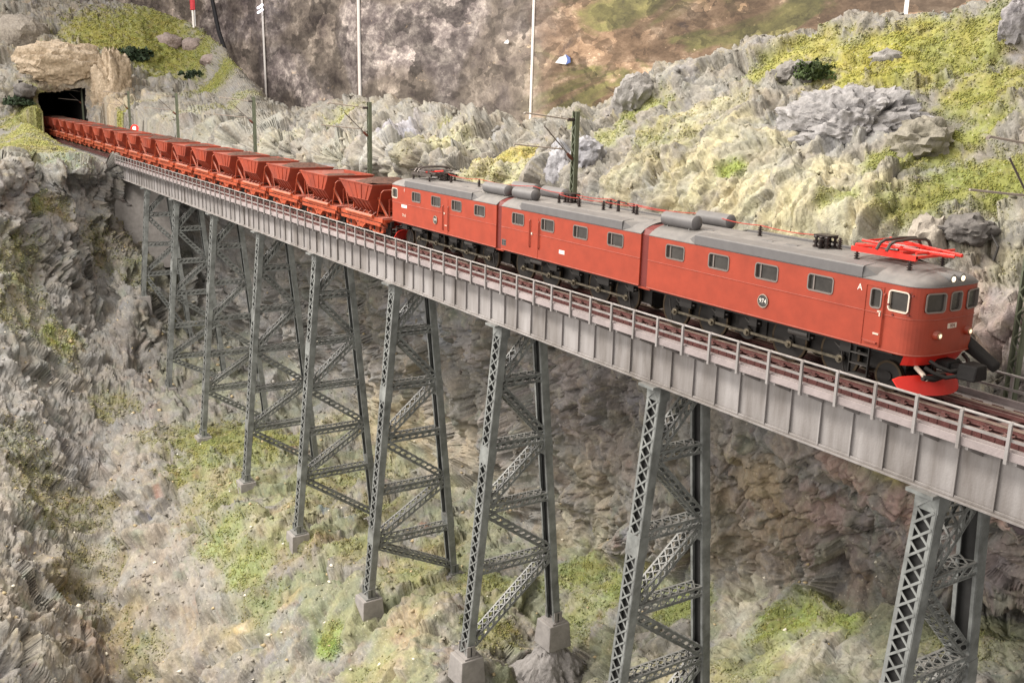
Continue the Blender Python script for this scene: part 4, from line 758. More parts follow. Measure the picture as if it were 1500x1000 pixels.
# head lamps
for y in (-.72,.72):
    m=MB(); m.tube([(-2.30,y,2.02),(-2.12,y,2.02),(-2.0,y,2.02),(-1.97,y,2.02)],[.13,.14,.13,.09],14); L_(m,'headlamp',RED if y<9 else RED,SF,smooth=True)
    m=MB(); m.tube([(-1.965,y,2.02),(-1.95,y,2.02),(-1.935,y,2.02)],[.075,.06,.02],14); L_(m,'headlamp_lens',LAMP2,SF,smooth=True)
    m=MB(); m.tube([(-1.972,y,2.02),(-1.955,y,2.02)],[.105,.10],14); L_(m,'headlamp_rim',CHR,SF)
for y in (-.21,.24):
    m=MB(); m.tube([(-2.95,y,3.64),(-2.45,y,3.64),(-2.17,y,3.62),(-2.12,y,3.62)],[.10,.14,.145,.13],14); L_(m,'top_lamp_housing',ROOF,SF,smooth=True)
    m=MB(); m.cyl((-2.11,y,3.62),(1,0,0),.08,.02,14); L_(m,'top_lamp_lens',LAMP,SF)
for y in (-.83,.83):
    m=MB(); m.tube([(-36.85,y,2.02),(-37.1,y,2.02)],[.13,.11],12); L_(m,'headlamp',RED,SR)
# front apron, plough, coupler
for tip,sg,par in ((-2.13,1,SF),(-36.95,-1,SR)):
    ap=MB(); np_=nose_path(tip-sg*.06,sg); Pn=Path(np_); ss=[Pn.s[-1]*k/20 for k in range(2,19)]
    V=[]
    for s in ss:
        p,d,n=Pn.at(s)
        for z,o in ((1.39,0),(1.06,-.16)): V.append((p.x-n.x*o*-1*0+(-sg*abs(o)),p.y*(1-abs(o)*.4),z))
    ap.add(V,[(2*i,2*i+2,2*i+3,2*i+1) for i in range(len(ss)-1)])
    L_(ap,'front_apron',BRED)
    pl=MB(); V=[];N=22
    for k in range(N+1):
        y=-1.42+2.84*k/N; t=abs(y)/1.42; e=math.sqrt(max(0,1-t**3.2)); xx=tip+sg*(.10-.70*t**2)
        zc=.50; h=.10+.21*e
        V+=[(xx-sg*.10,y,zc+h*.9),(xx+sg*.10,y,zc-h),( xx+sg*.05,y,zc-h),(xx-sg*.15,y,zc+h*.9)]
    pl.add(V,[(4*i+a,4*i+4+a,4*i+4+(a+1)%4,4*i+(a+1)%4) for i in range(N) for a in range(4)]+[(0,1,2,3),(4*N,4*N+1,4*N+2,4*N+3)])
    L_(pl,'snow_plough',BRED,smooth=True)
    cpl=MB(); X=lambda v:tip+sg*v
    a,b=sorted((X(-.25),X(.25))); cpl.box(a,b,-.28,.28,.92,1.22)
    a,b=sorted((X(.2),X(.95))); cpl.box(a,b,-.17,.17,.86,1.16)
    a,b=sorted((X(.6),X(1.15))); cpl.hexa([(a,-.42,.82),(b,-.34,.82),(b,.30,.82),(a,.42,.82)],[(a,-.36,1.28),(b,-.26,1.28),(b,.22,1.28),(a,.36,1.28)])
    co=L_(cpl,'coupler',BLKC,bevel=.05)
    hs=MB()
    for y0,y1,zz in ((-.95,-.25,.95),(-.75,-.1,1.12),(.6,.2,1.0),(.85,.1,1.15)):
        hs.tube([(X(-.05),y0,zz+.12),(X(.18),y0*.9,zz),(X(.42),(y0+y1)/2,zz-.12),(X(.7),y1,zz-.02)],.06,8)
    hs.tube([(X(.0),-1.05,.78),(X(.12),-.7,.74),(X(.2),-.3,.80)],[.09,.11,.08],8)
    L_(hs,'brake_hoses',BLK,co,smooth=True,kind='stuff')
m=MB(); m.hexa([(-2.35,1.0,1.35),(-1.35,1.15,.82),(-1.35,1.5,.90),(-2.35,1.4,1.43)],[(-2.35,1.0,1.66),(-1.35,1.15,1.02),(-1.35,1.5,1.10),(-2.35,1.4,1.74)]); L_(m,'side_hose_box',BLKC,bevel=.05)
m=MB(); m.tube([(-2.5,-.9,1.0),(-2.15,-1.0,.85),(-2.05,-.95,.70)],[.07,.07,.05],8); L_(m,'sand_pipe',CREAM)
# running gear
def wheel(x,r,spokes=False):
    for s in (-1,1):
        m=MB(); y=s*.78
        m.cyl((x,y,r),(0,1,0),r-.07,.10,28); m.cyl((x,y+s*.02,r),(0,1,0),r*.3,.16,12)
        o=L_(m,'wheel',BLK)
        t=MB(); R_=r-.035
        n=36;V=[]
        for k in range(n):
            a=2*math.pi*k/n
            for rr,yy in ((r-.075,y+s*.055),(r,y+s*.055),(r,y-s*.07),(r-.075,y-s*.07)): V.append((x+rr*math.cos(a),yy,r+rr*math.sin(a)))
        t.add(V,[(4*k+a,4*((k+1)%n)+a,4*((k+1)%n)+(a+1)%4,4*k+(a+1)%4) for k in range(n) for a in range(4)])
        t.v=[(vx+LX,vy,vz) for vx,vy,vz in t.v]; t.build('tyre',TYRE,o)
    m=MB(); m.cyl((x,0,r),(0,1,0),.1,1.5,10); L_(m,'axle',BLK)
DW=.765
WH={'f':[-13.05,-11.05,-7.4,-5.3],'m':[-23.6,-21.5,-17.85,-16.0],'r':[-34.2,-32.2,-28.9,-26.7]}
JACK={'f':-9.3,'m':-19.6,'r':-30.5}
cp_=(-.18,-.14)
for k,xs in WH.items():
    for x in xs: wheel(x,DW)
    pins=sorted(xs+[JACK[k]])
    for s in (-1,1):
        yv=s*1.02
        for a,b in zip(pins,pins[1:]):
            m=MB(); m.bar((a+cp_[0]*s,yv,DW+cp_[1]+.03),(b+cp_[0]*s,yv,DW+cp_[1]+.03),.05,.085,(0,1,0)); L_(m,'coupling_rod',ROD)
        for x in pins:
            m=MB(); m.cyl((x+cp_[0]*s,yv,DW+cp_[1]+.03),(0,1,0),.135,.12,12); m.cyl((x+cp_[0]*s,s*1.12,DW+cp_[1]+.03),(0,1,0),.07,.10,10); L_(m,'crank_pin',ROD)
            m=MB(); m.bar((x+.02,s*.93,DW+.02),(x+cp_[0]*s,s*.93,DW+cp_[1]),.10,.22,(0,1,0)); L_(m,'crank',BLK)
    m=MB(); jx=JACK[k]; m.box(jx-.75,jx+.75,-.7,.7,.45,1.3); m.cyl((jx,0,DW),(0,1,0),.42,1.75,20); L_(m,'jackshaft_housing',BLK)
for x in (-3.45,-35.55): wheel(x,.48)
for s in (-1,1):
    for a,b in ((-14.0,-3.0),(-24.5,-14.7),(-36.2,-25.2)):
        m=MB(); m.box(a,b,s*.62-.03,s*.62+.03,.55,1.36); L_(m,'main_frame',BLK)
mr=random.Random(9)
for x in [-35.2,-33.2,-31.5,-29.6,-27.8,-25.9,-22.6,-20.6,-18.9,-17.0,-15.2,-12.0,-10.2,-8.6,-6.4,-4.6]:
    for s in (-1,1):
        w=.35+mr.random()*.5
        m=MB(); m.box(x-w/2,x+w/2,s*1.22-.14,s*1.22+.14,.98+mr.random()*.12,1.34); L_(m,'equipment_box',BLK,bevel=.02)
        m=MB(); m.tube([(x-w/2-.25,s*1.28,1.22),(x-w/2-.05,s*1.3,1.1),(x+w/2+.1,s*1.28,1.14)],.03,6); L_(m,'brake_pipe',DARK)
for x,w in ((-6.6,.8),(-21.9,.9),(-33.6,1.1),(-28.0,.8)):
    m=MB(); m.cyl((x,-1.28,1.2),(1,0,0),.13,w,12); L_(m,'air_cylinder',DARK,smooth=True)
for x in (-35.0,-26.1,-15.6,-13.1,-5.0):
    m=MB(); m.tube([(x-.05,-1.1,1.1),(x,-1.02,.5),(x+.05,-.92,.12)],.03,6); L_(m,'sand_pipe',DARK)
for xs_ in (-4.1,):
    for z in (.42,.75,1.08):
        m=MB(); m.box(xs_-.32,xs_+.32,-1.46,-1.22,z,z+.035); L_(m,'cab_step',DARK)
    for xx in (-.34,.34):
        m=MB(); m.box(xs_+xx-.015,xs_+xx+.015,-1.46,-1.36,.42,1.4); L_(m,'step_side',BLK)
# roof equipment
def insulator(x,y,z,h=.42,r=.09,par=None):
    m=MB(); p=[(0,r*.6),(.04*h/.42,r*.55)]; k=5
    for i in range(k):
        b=.05+i*(h-.1)/k
        p+=[(b,r*.45),(b+.015,r),(b+.035,r),(b+.05,r*.45)]
    p+=[(h-.02,r*.4),(h,r*.5)]
    p=sorted(p); q=[p[0]]
    for a in p[1:]:
        if a[0]>q[-1][0]+1e-4: q.append(a)
    m.lathe((x,y,z),(0,0,1),q,10); return L_(m,'insulator',INSU,par,smooth=True)
RZ=3.82
for x,y in ((-35.6,-.25),(-32.0,-.2),(-29.4,0),(-21.6,-.45),(-20.6,-.1),(-20.0,-.5),(-18.9,.35),(-18.55,-.3),(-17.1,.15),(-16.65,-.05),(-13.3,.75),(-9.9,0),(-6.9,-.35),(-6.5,.1)):
    insulator(x,y,RZ-.02)
m=MB(); m.tube([(-17.8,-.1,RZ-.05),(-17.8,-.1,RZ+.5)],[.085,.055],10); L_(m,'bushing_post',INSU)
m=MB(); m.tube([(-18.5,-.3,RZ+.38),(-18.3,-.25,RZ+.28),(-18.0,-.15,RZ+.36),(-17.8,-.1,RZ+.48),(-17.5,.0,RZ+.44),(-17.2,.1,RZ+.25)],.025,6); L_(m,'roof_cable',INSU)
for cx,cy in ((-21.4,.1),(-7.0,.0),(-33.1,.1)):
    m=MB()
    for dx in (-.22,0,.22):
        for dy in (-.2,.2): m.lathe((cx+dx,cy+dy,RZ-.03),(0,0,1),[(0,.08),(.05,.05),(.06,.10),(.12,.10),(.14,.05),(.2,.05),(.21,.10),(.27,.10),(.29,.05),(.36,.05),(.37,.09),(.42,.09),(.45,.03)],8)
    m.box(cx-.3,cx+.3,cy-.25,cy+.25,RZ+.40,RZ+.45); L_(m,'circuit_breaker',INSU)
def wire(pts,r,m_,name='roof_wire'):
    m=MB(); P3=[]
    for a,b in zip(pts,pts[1:]):
        for k in range(6):
            t=k/6; P3.append((a[0]+(b[0]-a[0])*t,a[1]+(b[1]-a[1])*t,a[2]+(b[2]-a[2])*t-.10*math.sin(math.pi*t)*min(1,abs(b[0]-a[0])/4)))
    P3.append(pts[-1]); m.tube(P3,r,6); return L_(m,name,m_)
WRED=mat('red_wire',(.50,.045,.03),rough=.45)
wire([(-33.0,.1,RZ+.44),(-32.0,-.1,RZ+.40),(-29.4,0,RZ+.42),(-24.9,.4,RZ+.44),(-21.4,.1,RZ+.42),(-18.9,.35,RZ+.42),(-17.1,.15,RZ+.40),(-13.3,.75,RZ+.40),(-9.9,0,RZ+.40),(-7.0,0,RZ+.42)],.016,WRED)
wire([(-21.6,-.45,RZ+.40),(-20.0,-.5,RZ+.38),(-18.55,-.3,RZ+.38),(-16.65,-.05,RZ+.38),(-14.4,.1,RZ+.38)],.016,WRED)
for (a,b,y) in ((-14.15,-12.15,-.78),(-13.95,-12.0,.78),(-27.45,-25.15,-.78),(-24.75,-22.85,-.78),(-27.3,-25.1,.78),(-24.7,-22.7,.78)):
    m=MB(); r=.27; z=4.05
    m.tube([(a,y,z),(a+.04,y,z),(a+.14,y,z),(b-.14,y,z),(b-.04,y,z),(b,y,z)],[.03,.17,r,r,.17,.03],20); to=L_(m,'roof_tank',ROOFD,smooth=True)
    m=MB()
    for xx in (a+.4,b-.4): m.prism([(y-.22,3.60),(y+.22,3.68),(y+.12,3.86),(y-.12,3.86)],xx-.03,xx+.03,'x')
    m.v=[(vx+LX,vy,vz) for vx,vy,vz in m.v]; m.build('tank_saddle',ROOF,to,kind='stuff')
# pantographs
def panto(cx,m1,m2,dr):
    z=RZ+.32; nm='pantograph'; fr=MB()
    for y in (-.78,.78): fr.box(cx-1.15,cx+1.15,y-.05,y+.05,z-.10,z+.05)
    for x in (-1.1,-.4,.4,1.1): fr.box(cx+x-.05,cx+x+.05,-.80,.80,z-.04,z+.03)
    po=L_(fr,nm,m1)
    for x in (-.95,.95):
        for y in (-.78,.78): insulator(cx+x,y,RZ-.22,.46,.085,po)
    def sub(mb,n,mm): return L_(mb,n,mm,po)
    for y in (-.55,.55):
        m=MB(); m.tube([(cx-dr*1.2,y,z+.06),(cx+dr*.2,y*.9,z+.16),(cx+dr*1.95,y*.32,z+.12)],.055,6); sub(m,'lower_arm',m1)
        m=MB(); m.tube([(cx+dr*1.95,y*.32,z+.12),(cx-dr*.9,y*1.2,z+.24)],.040,6); sub(m,'upper_arm',m1)
    m=MB(); m.tube([(cx+dr*1.2,-.9,z+.14),(cx+dr*1.2,.9,z+.14)],.04,6); m.box(cx-.6,cx+.5,-.55,.35,z+.0,z+.06); sub(m,'cross_tube',m1)
    m=MB(); m.tube([(cx-dr*.9,-.62,z+.22),(cx-dr*.9,.62,z+.22)],.03,6); sub(m,'cross_tube',m1)
    for x in (-.05,.30):
        m=MB(); xx=cx+dr*x
        m.tube([(xx,-1.05,z+.10),(xx,-.92,z+.28),(xx,-.72,z+.36),(xx,0,z+.39),(xx,.72,z+.36),(xx,.92,z+.28),(xx,1.05,z+.10)],.05,8); sub(m,'contact_bow',m2)
    m=MB()
    for y in (-.5,.0,.5):
        m.tube([(cx-.8,y,z+.08),(cx+.3,y,z+.10)],.05,8)
    sub(m,'spring_row',m2)['kind']='stuff'
    return po
panto(-4.15,BRED,GUN,1)
panto(-34.3,GUN,GUN,-1)
m=MB(); m.tube([(-34.2,-.55,RZ+.42),(-32.6,-.35,RZ+.60)],.04,6); L_(m,'lower_arm',BRED)
for x in (-15.2,-11.9,-9.0,-7.9,-20.9,-24.1,-29.9,-28.5):
    m=MB(); m.box(x-.25,x+.25,-.6,-.2,RZ-.05,RZ+.03); L_(m,'roof_hatch',ROOFD,bevel=.015)
# ---------------- ore wagons ----------------
OR=mat('orange_wagon_paint',(.37,.057,.022),rough=.5,var=.14,vscale=.6,bump=.15,bscale=18,col2=(.20,.035,.02),dust=.25)
ORL=mat('pale_orange_frame_paint',(.60,.13,.05),rough=.45,var=.2,vscale=5,dust=.5)
ORF=mat('orange_underframe_paint',(.50,.095,.035),rough=.45,var=.2,vscale=4,col2=(.26,.045,.02),dust=.35)
ORD=mat('dull_red_hopper_paint',(.33,.055,.026),rough=.6,var=.15,vscale=1.2,dust=.15)
ORE=mat('dark_brown_ore',(.115,.055,.038),rough=.95,var=.35,vscale=5,bump=1,bscale=12)
def make_wagon(variant=0):
    w=thing('ore_wagon','','ore wagon',(0,0,0),'orange ore wagons in the train')
    X0=-3.3 # local x from -3.35 .. 3.35 ; rim -2.65 .. 2.22
    a0,a1=-2.68,2.22
    # hopper shell with thickness
    z3,z2,z1=3.12,2.2,1.42
    L3=(a0,a1,1.60);L2=(-1.38,1.46,1.56);L1=(-1.5,1.02,.92)
    def ring(L,z,t=0): x0,x1,y=L; return [(x0+t,-y+t,z),(x1-t,-y+t,z),(x1-t,y-t,z),(x0+t,y-t,z)]
    m=MB()
    R=[ring(L3,z3),ring(L2,z2),ring(L1,z1)];I=[ring(L3,z3,.06),ring(L2,z2,.06)]
    for A,B in ((R[0],R[1]),(I[0],I[1])):
        m.add(A+B,[(i,(i+1)%4,4+(i+1)%4,4+i) for i in range(4)])
    m.add(R[0]+I[0],[(i,(i+1)%4,4+(i+1)%4,4+i) for i in range(4)])
    h=m.build('hopper',OR,w)
    m=MB(); m.add(R[1]+R[2],[(i,(i+1)%4,4+(i+1)%4,4+i) for i in range(4)]); m.add(R[2],[(0,1,2,3)]); m.build('hopper_chute',ORD,h)
    m=MB(); x0,x1,y=L3; 
    for s in (-1,1): m.box(x0-.03,x1+.03,s*y-.045,s*y+.045,z3-.03,z3+.045)
    for x in (x0,x1): m.box(x-.045,x+.045,-y-.04,y+.04,z3-.031,z3+.046)
    m.build('top_rim',OR,h)
    for s in (-1,1):
        for k in range(5):
            t=(k+.35)/5; xa=a0+(a1-a0)*t; xb=-1.38+2.84*t; xc=-1.5+2.52*t
            m=MB(); m.bar((xa,s*1.605,z3-.04),(xb,s*1.575,z2),.07,.06,(1,0,0)); m.bar((xb,s*1.575,z2),(xc,s*.94,z1),.07,.06,(1,0,0)); m.build('hopper_rib',OR,h)
    for s in (-1,1):
        m=MB(); m.bar((-1.40,s*1.575,z2),(1.48,s*1.575,z2),.04,.05); m.build('knuckle_bead',OR,h)
    # ore load
    nx,ny=16,9;V=[]
    rr=random.Random(20+variant)
    for i in range(nx+1):
        for j in range(ny+1):
            u=i/nx;v=j/ny; x=-2.5+u*4.55; y=-1.46+v*2.92
            e=min(1,4*min(u,1-u),4*min(v,1-v))
            V.append((x,y,2.80+.26*u+.32*e*math.exp(-((u-.62)/.34)**2)+rr.uniform(-.035,.035)))
    m=MB(); m.add(V,[(i*(ny+1)+j,(i+1)*(ny+1)+j,(i+1)*(ny+1)+j+1,i*(ny+1)+j+1) for i in range(nx) for j in range(ny)])
    m.build('ore_load',ORE,w)
    # frame
    m=MB()
    for s in (-1,1): m.box(-3.05,3.05,s*1.32-.05,s*1.32+.05,1.02,1.24)
    for x in (-3.05,-1.9,-.3,1.3,3.05): m.box(x-.06,x+.06,-1.27,1.27,1.04,1.22)
    m.box(-3.05,3.05,-.25,.25,.95,1.2); m.box(-2.6,2.6,-.85,.85,.60,1.03)
    f=m.build('underframe',ORF,w)
    for s in (-1,1):
        m=MB(); m.tube([(-2.1,s*1.42,1.27),(1.85,s*1.42,1.27)],.11,8); m.build('door_shaft',ORL,f)
        m=MB(); m.box(-2.9,2.9,s*1.40-.03,s*1.40+.03,.78,.96); m.bar((-.9,s*1.36,.9),(-.2,s*1.36,.45),.1,.1); m.bar((.9,s*1.36,.9),(.2,s*1.36,.45),.1,.1); m.box(-.45,.45,s*1.2-.15,s*1.2+.15,.45,.85); m.build('brake_rigging',ORF,f,kind='stuff')
        for k in range(6):
            x=-2.0+k*.72; m=MB(); m.bar((x,s*1.36,1.28),(x+.06,s*1.12,1.50),.07,.05,(1,0,0)); m.build('door_link',OR,f)
    # end platforms, posts and handrails
    for e,xe in ((1,3.0),(-1,-3.0)):
        m=MB(); xa,xb=sorted((xe,xe-e*.75)); m.box(xa,xb,-1.3,1.3,1.245,1.285); m.build('end_platform',OR,f)
        m=MB()
        for s in (-1,1):
            m.tube([(xe-e*.95,s*1.25,1.28),(xe-e*.35,s*1.25,2.72),(xe-e*.28,s*1.15,2.86),(xe-e*.28,0,2.9)],.032,6)
        m.build('end_handrail',ORF,f)
        for s in (-1,1):
            m=MB(); m.bar((xe-e*.6,s*.75,1.28),(xe-e*(1.45 if e>0 else 1.0),s*.95,2.35),.10,.10,(0,1,0)); m.build('end_strut',ORF,f)
        m=MB(); m.bar((xe-e*.4,-.7,1.28),(xe-e*.4,-.7,2.3),.06,.06); m.bar((xe-e*.4,.7,1.28),(xe-e*.4,.7,2.3),.06,.06); m.box(xe-e*.4-.03,xe-e*.4+.03,-.7,.7,2.28,2.34);m.box(xe-e*.4-.03,xe-e*.4+.03,-.7,.7,1.75,1.80); m.build('end_ladder',OR,f)
    # bogies
    for bx in (-1.75,1.75):
        m=MB()
        for s in (-1,1):
            y=s*1.06
            m.bar((bx-.95,y,.62),(bx-.35,y,.86),.10,.14,(0,1,0)); m.bar((bx+.95,y,.62),(bx+.35,y,.86),.10,.14,(0,1,0)); m.bar((bx-.4,y,.86),(bx+.4,y,.86),.10,.14,(0,1,0))
            m.bar((bx-.9,y,.44),(bx-.3,y,.30),.09,.09,(0,1,0)); m.bar((bx+.9,y,.44),(bx+.3,y,.30),.09,.09,(0,1,0)); m.bar((bx-.35,y,.30),(bx+.35,y,.30),.09,.09,(0,1,0))
            for dx in (-.2,0,.2): m.bar((bx+dx,y,.30),(bx+dx,y,.86),.08,.08)
            for dx in (-.85,.85): m.cyl((bx+dx,y+s*.03,.5),(0,1,0),.15,.16,10)
        m.box(bx-.15,bx+.15,-1.0,1.0,.55,.95)
        b=m.build('bogie',ORF,w)
        for dx in (-.85,.85):
            m=MB()
            for s in (-1,1): m.cyl((bx+dx,s*.78,.46),(0,1,0),.46,.11,20)
            m.cyl((bx+dx,0,.46),(0,1,0),.07,1.5,8)
            m.build('wheelset',BLK,b)
    m=MB(); m.bar((-.6,-1.34,.55),(.5,-1.34,.98),.06,.06,(0,1,0)); m.bar((-.6,-1.34,.55),(-.6,-1.34,1.05),.06,.06,(0,1,0)); m.build('brake_lever',ORL,w)
    m=MB(); m.cyl((.45,-1.1,.72),(1,0,0),.16,.7,12); m.build('brake_cylinder',OR,w)
    for e in (-1,1):
        m=MB(); m.box(*sorted((e*3.05,e*3.44)),-.22,.22,.72,1.22); m.box(*sorted((e*3.05,e*3.25)),-.9,-.7,.75,1.1); m.tube([(e*3.06,-.5,1.0),(e*3.25,-.55,.55),(e*3.42,-.4,.75)],.06,8); m.build('coupler',BLK,w,bevel=.02)
    return w
WG=make_wagon()
WLB=['first orange ore wagon behind the locomotive, with a full mound of brown ore','second orange ore wagon behind the locomotive','third orange ore wagon behind the locomotive','fourth orange ore wagon from the locomotive','fifth orange ore wagon from the locomotive','sixth orange ore wagon from the locomotive','seventh orange ore wagon from the locomotive','eighth orange ore wagon from the locomotive','ninth orange ore wagon from the locomotive','tenth ore wagon from the locomotive','eleventh ore wagon, the first one over solid ground before the abutment','twelfth ore wagon from the locomotive, near the red lamp','thirteenth ore wagon, between the red lamp and the tunnel','fourteenth ore wagon, between the red lamp and the tunnel','sixth last visible ore wagon before the tunnel mouth','fourth ore wagon out of the tunnel mouth','third ore wagon out of the tunnel mouth','second ore wagon out of the tunnel mouth','ore wagon just leaving the dark tunnel mouth','ore wagon still inside the tunnel']
wr=random.Random(2)
for i in range(20):
    x=-37.72-3.42-6.84*i
    if i==0: o=WG; o.location=(x,0,0)
    else: o=copy_tree(WG,None,(x,0,0))
    o['label']=WLB[i]
    for ch in o.children:
        if ch.name.startswith('ore_load'): ch.scale=(1,1,1+wr.uniform(-.035,.045)); ch.location.z=wr.uniform(-.05,.04)
# ---------------- backdrop ----------------
def backdrop_mat():
    m=bpy.data.materials.new('printed_mountain_backdrop'); m.use_nodes=True; nt=m.node_tree;n=nt.nodes;L=nt.links;b=n['Principled BSDF']
    g=n.new('ShaderNodeNewGeometry')
    def noise(sc,det,scale,dist=0,rough=.6,off=0):
        mp=n.new('ShaderNodeMapping'); mp.inputs['Scale'].default_value=scale; mp.inputs['Location'].default_value=(off,off,off); L.new(g.outputs['Position'],mp.inputs[0])
        t=n.new('ShaderNodeTexNoise'); t.inputs['Scale'].default_value=sc; t.inputs['Detail'].default_value=det; t.inputs['Roughness'].default_value=rough; t.inputs['Distortion'].default_value=dist; L.new(mp.outputs[0],t.inputs['Vector']); return t.outputs['Fac']
    def ramp(f,st):
        r=n.new('ShaderNodeValToRGB'); e=r.color_ramp.elements
        while len(e)<len(st): e.new(.5)
        for k,(p,c) in enumerate(st): e[k].position=p; e[k].color=(*lin(c),1)
        L.new(f,r.inputs[0]); return r.outputs[0]
    def mix(f,a,b_):
        x=n.new('ShaderNodeMix'); x.data_type='RGBA'; L.new(f,x.inputs[0]); L.new(a,x.inputs[6]); L.new(b_,x.inputs[7]); return x.outputs[2]
    def step(f,a,b_):
        x=n.new('ShaderNodeMapRange'); x.interpolation_type='SMOOTHSTEP'; x.inputs[1].default_value=a; x.inputs[2].default_value=b_; L.new(f,x.inputs[0]); return x.outputs[0]
    sx=n.new('ShaderNodeSeparateXYZ'); L.new(g.outputs['Position'],sx.inputs[0])
    left=ramp(noise(.22,11,(.38,1,.8),0.15,.78),[(.37,(70,62,60)),(.46,(104,95,88)),(.54,(128,118,108)),(.64,(176,164,152))])
    leftb=ramp(noise(.5,10,(.38,1,.8),.1,.8,7),[(.38,(84,76,76)),(.5,(124,115,112)),(.63,(184,174,166))])
    lm=mix(step(noise(.055,4,(.5,1,.9),.5,.5,30),.46,.56),left,leftb)
    right=ramp(noise(.30,11,(.5,1,1.3),0.15,.78,3),[(.36,(76,62,50)),(.46,(108,88,70)),(.55,(132,110,90)),(.66,(180,158,136))])
    gr=ramp(noise(.6,8,(.5,1,1),.1,.78,9),[(.35,(76,72,50)),(.6,(117,112,72)),(.75,(151,142,98))])
    rm=mix(step(noise(.07,5,(.6,1,1.6),.8,.6,50),.54,.62),right,gr)
    w=n.new('ShaderNodeMath'); w.operation='MULTIPLY_ADD'; L.new(noise(.05,3,(1,1,1),.3),w.inputs[0]); w.inputs[1].default_value=45; L.new(sx.outputs[0],w.inputs[2])
    col=mix(step(w.outputs[0],-85,-55),lm,rm)
    # pale slabs and dark clefts printed in the picture
    sp=step(noise(.16,9,(.5,1,2.0),.3,.70,77),.64,.72); c1=n.new('ShaderNodeRGB'); c1.outputs[0].default_value=(*lin((216,192,162)),1); col=mix(sp,col,c1.outputs[0])
    sp=step(noise(.20,10,(.5,1,.8),.3,.72,130),.58,.68); c2=n.new('ShaderNodeRGB'); c2.outputs[0].default_value=(*lin((65,56,58)),1)
    k=n.new('ShaderNodeMath'); k.operation='MULTIPLY'; k.inputs[1].default_value=.75; L.new(sp,k.inputs[0]); col=mix(k.outputs[0],col,c2.outputs[0])
    sp=step(noise(2.2,3,(.5,1,1),0,.6,170),.70,.74); k=n.new('ShaderNodeMath'); k.operation='MULTIPLY'; k.inputs[1].default_value=.6; L.new(sp,k.inputs[0]); col=mix(k.outputs[0],col,c1.outputs[0])
    vm=n.new('ShaderNodeMapping'); vm.inputs['Scale'].default_value=(.5,1,1); L.new(g.outputs['Position'],vm.inputs[0])
    dn=n.new('ShaderNodeTexNoise'); dn.inputs['Scale'].default_value=.5; dn.inputs['Detail'].default_value=5; L.new(vm.outputs[0],dn.inputs['Vector'])
    av=n.new('ShaderNodeVectorMath'); av.operation='MULTIPLY_ADD'; av.inputs[1].default_value=(5,5,5); L.new(dn.outputs['Color'],av.inputs[0]); L.new(vm.outputs[0],av.inputs[2])
    for vs_,k_ in ((.22,.5),(.7,.35)):
        vo=n.new('ShaderNodeTexVoronoi'); vo.inputs['Scale'].default_value=vs_; L.new(av.outputs[0],vo.inputs['Vector'])
        sp_=n.new('ShaderNodeSeparateColor'); L.new(vo.outputs['Color'],sp_.inputs[0])
        mr_=n.new('ShaderNodeMapRange'); mr_.inputs[3].default_value=1-k_; mr_.inputs[4].default_value=1+k_; L.new(sp_.outputs[0],mr_.inputs[0])
        sc_=n.new('ShaderNodeVectorMath'); sc_.operation='SCALE'; L.new(col,sc_.inputs[0]); L.new(mr_.outputs[0],sc_.inputs['Scale']); col=sc_.outputs[0]
    br=n.new('ShaderNodeVectorMath'); br.operation='SCALE'; br.inputs['Scale'].default_value=1.12; L.new(col,br.inputs[0]); L.new(br.outputs[0],b.inputs['Base Color']); b.inputs['Roughness'].default_value=.55; b.inputs['Specular IOR Level'].default_value=.35
    return m
BD=backdrop_mat()
STRIP=mat('white_panel_strip',(.86,.82,.78),rough=.5,var=.03)
STRIPB=mat('brown_shadow_paint',(.16,.085,.05),rough=.6)
Yb=45.0
edges=[(-245,-245),(-196,-193.0),(-146.8,-145.6),(-93.0,-93.4),(-38.5,-38.8),(80,80)]
PLB=['left mountain print backdrop panel behind the green tunnel hill','dark grey mountain print panel between the two left white strips','grey rocky mountain print panel in the middle, between white strips','brown mountain print panel with white specks behind the right slope','right end brown mountain print panel above the mossy crest']
zb,zt_=-14,62
for i in range(5):
    (ta,ba),(tb,bb)=edges[i],edges[i+1]
    t=thing('backdrop_panel',PLB[i],'backdrop panel',((ta+tb)/2,Yb,zb),'printed backdrop panels')
    ox=(ta+tb)/2
    m=MB(); N=24;V=[]
    for k in range(N+1):
        u=k/N; bow=math.sin(math.pi*u)*.9+.25*math.sin(9*u+i)
        for z,(a,b_) in ((0,(ba,bb)),(zt_-zb,(ta,tb))):
            V.append((a+(b_-a)*u-ox,bow,z)); V.append((a+(b_-a)*u-ox,bow+.15,z))
    m.add(V,[(4*k,4*k+4,4*k+6,4*k+2) for k in range(N)]+[(4*k+1,4*k+3,4*k+7,4*k+5) for k in range(N)]+[(0,2,3,1),(4*N,4*N+1,4*N+3,4*N+2)])
    m.build('panel_sheet',BD,t,smooth=True)
    if i<4:
        m=MB(); m.hexa([(bb-ox-.42,-.16,0),(bb-ox+.42,-.16,0),(bb-ox+.42,-.04,0),(bb-ox-.42,-.04,0)],[(tb-ox-.42,-.16,zt_-zb),(tb-ox+.42,-.16,zt_-zb),(tb-ox+.42,-.04,zt_-zb),(tb-ox-.42,-.04,zt_-zb)]); m.build('white_strip',STRIP,t)
        if i>0:
            m=MB(); m.hexa([(bb-ox-.80,-.10,0),(bb-ox-.43,-.10,0),(bb-ox-.43,-.03,0),(bb-ox-.80,-.03,0)],[(tb-ox-.80,-.10,zt_-zb),(tb-ox-.43,-.10,zt_-zb),(tb-ox-.43,-.03,zt_-zb),(tb-ox-.80,-.03,zt_-zb)]); m.build('brown_shadow_edge',STRIPB,t)  # brown strip paints the shadow along the white strip
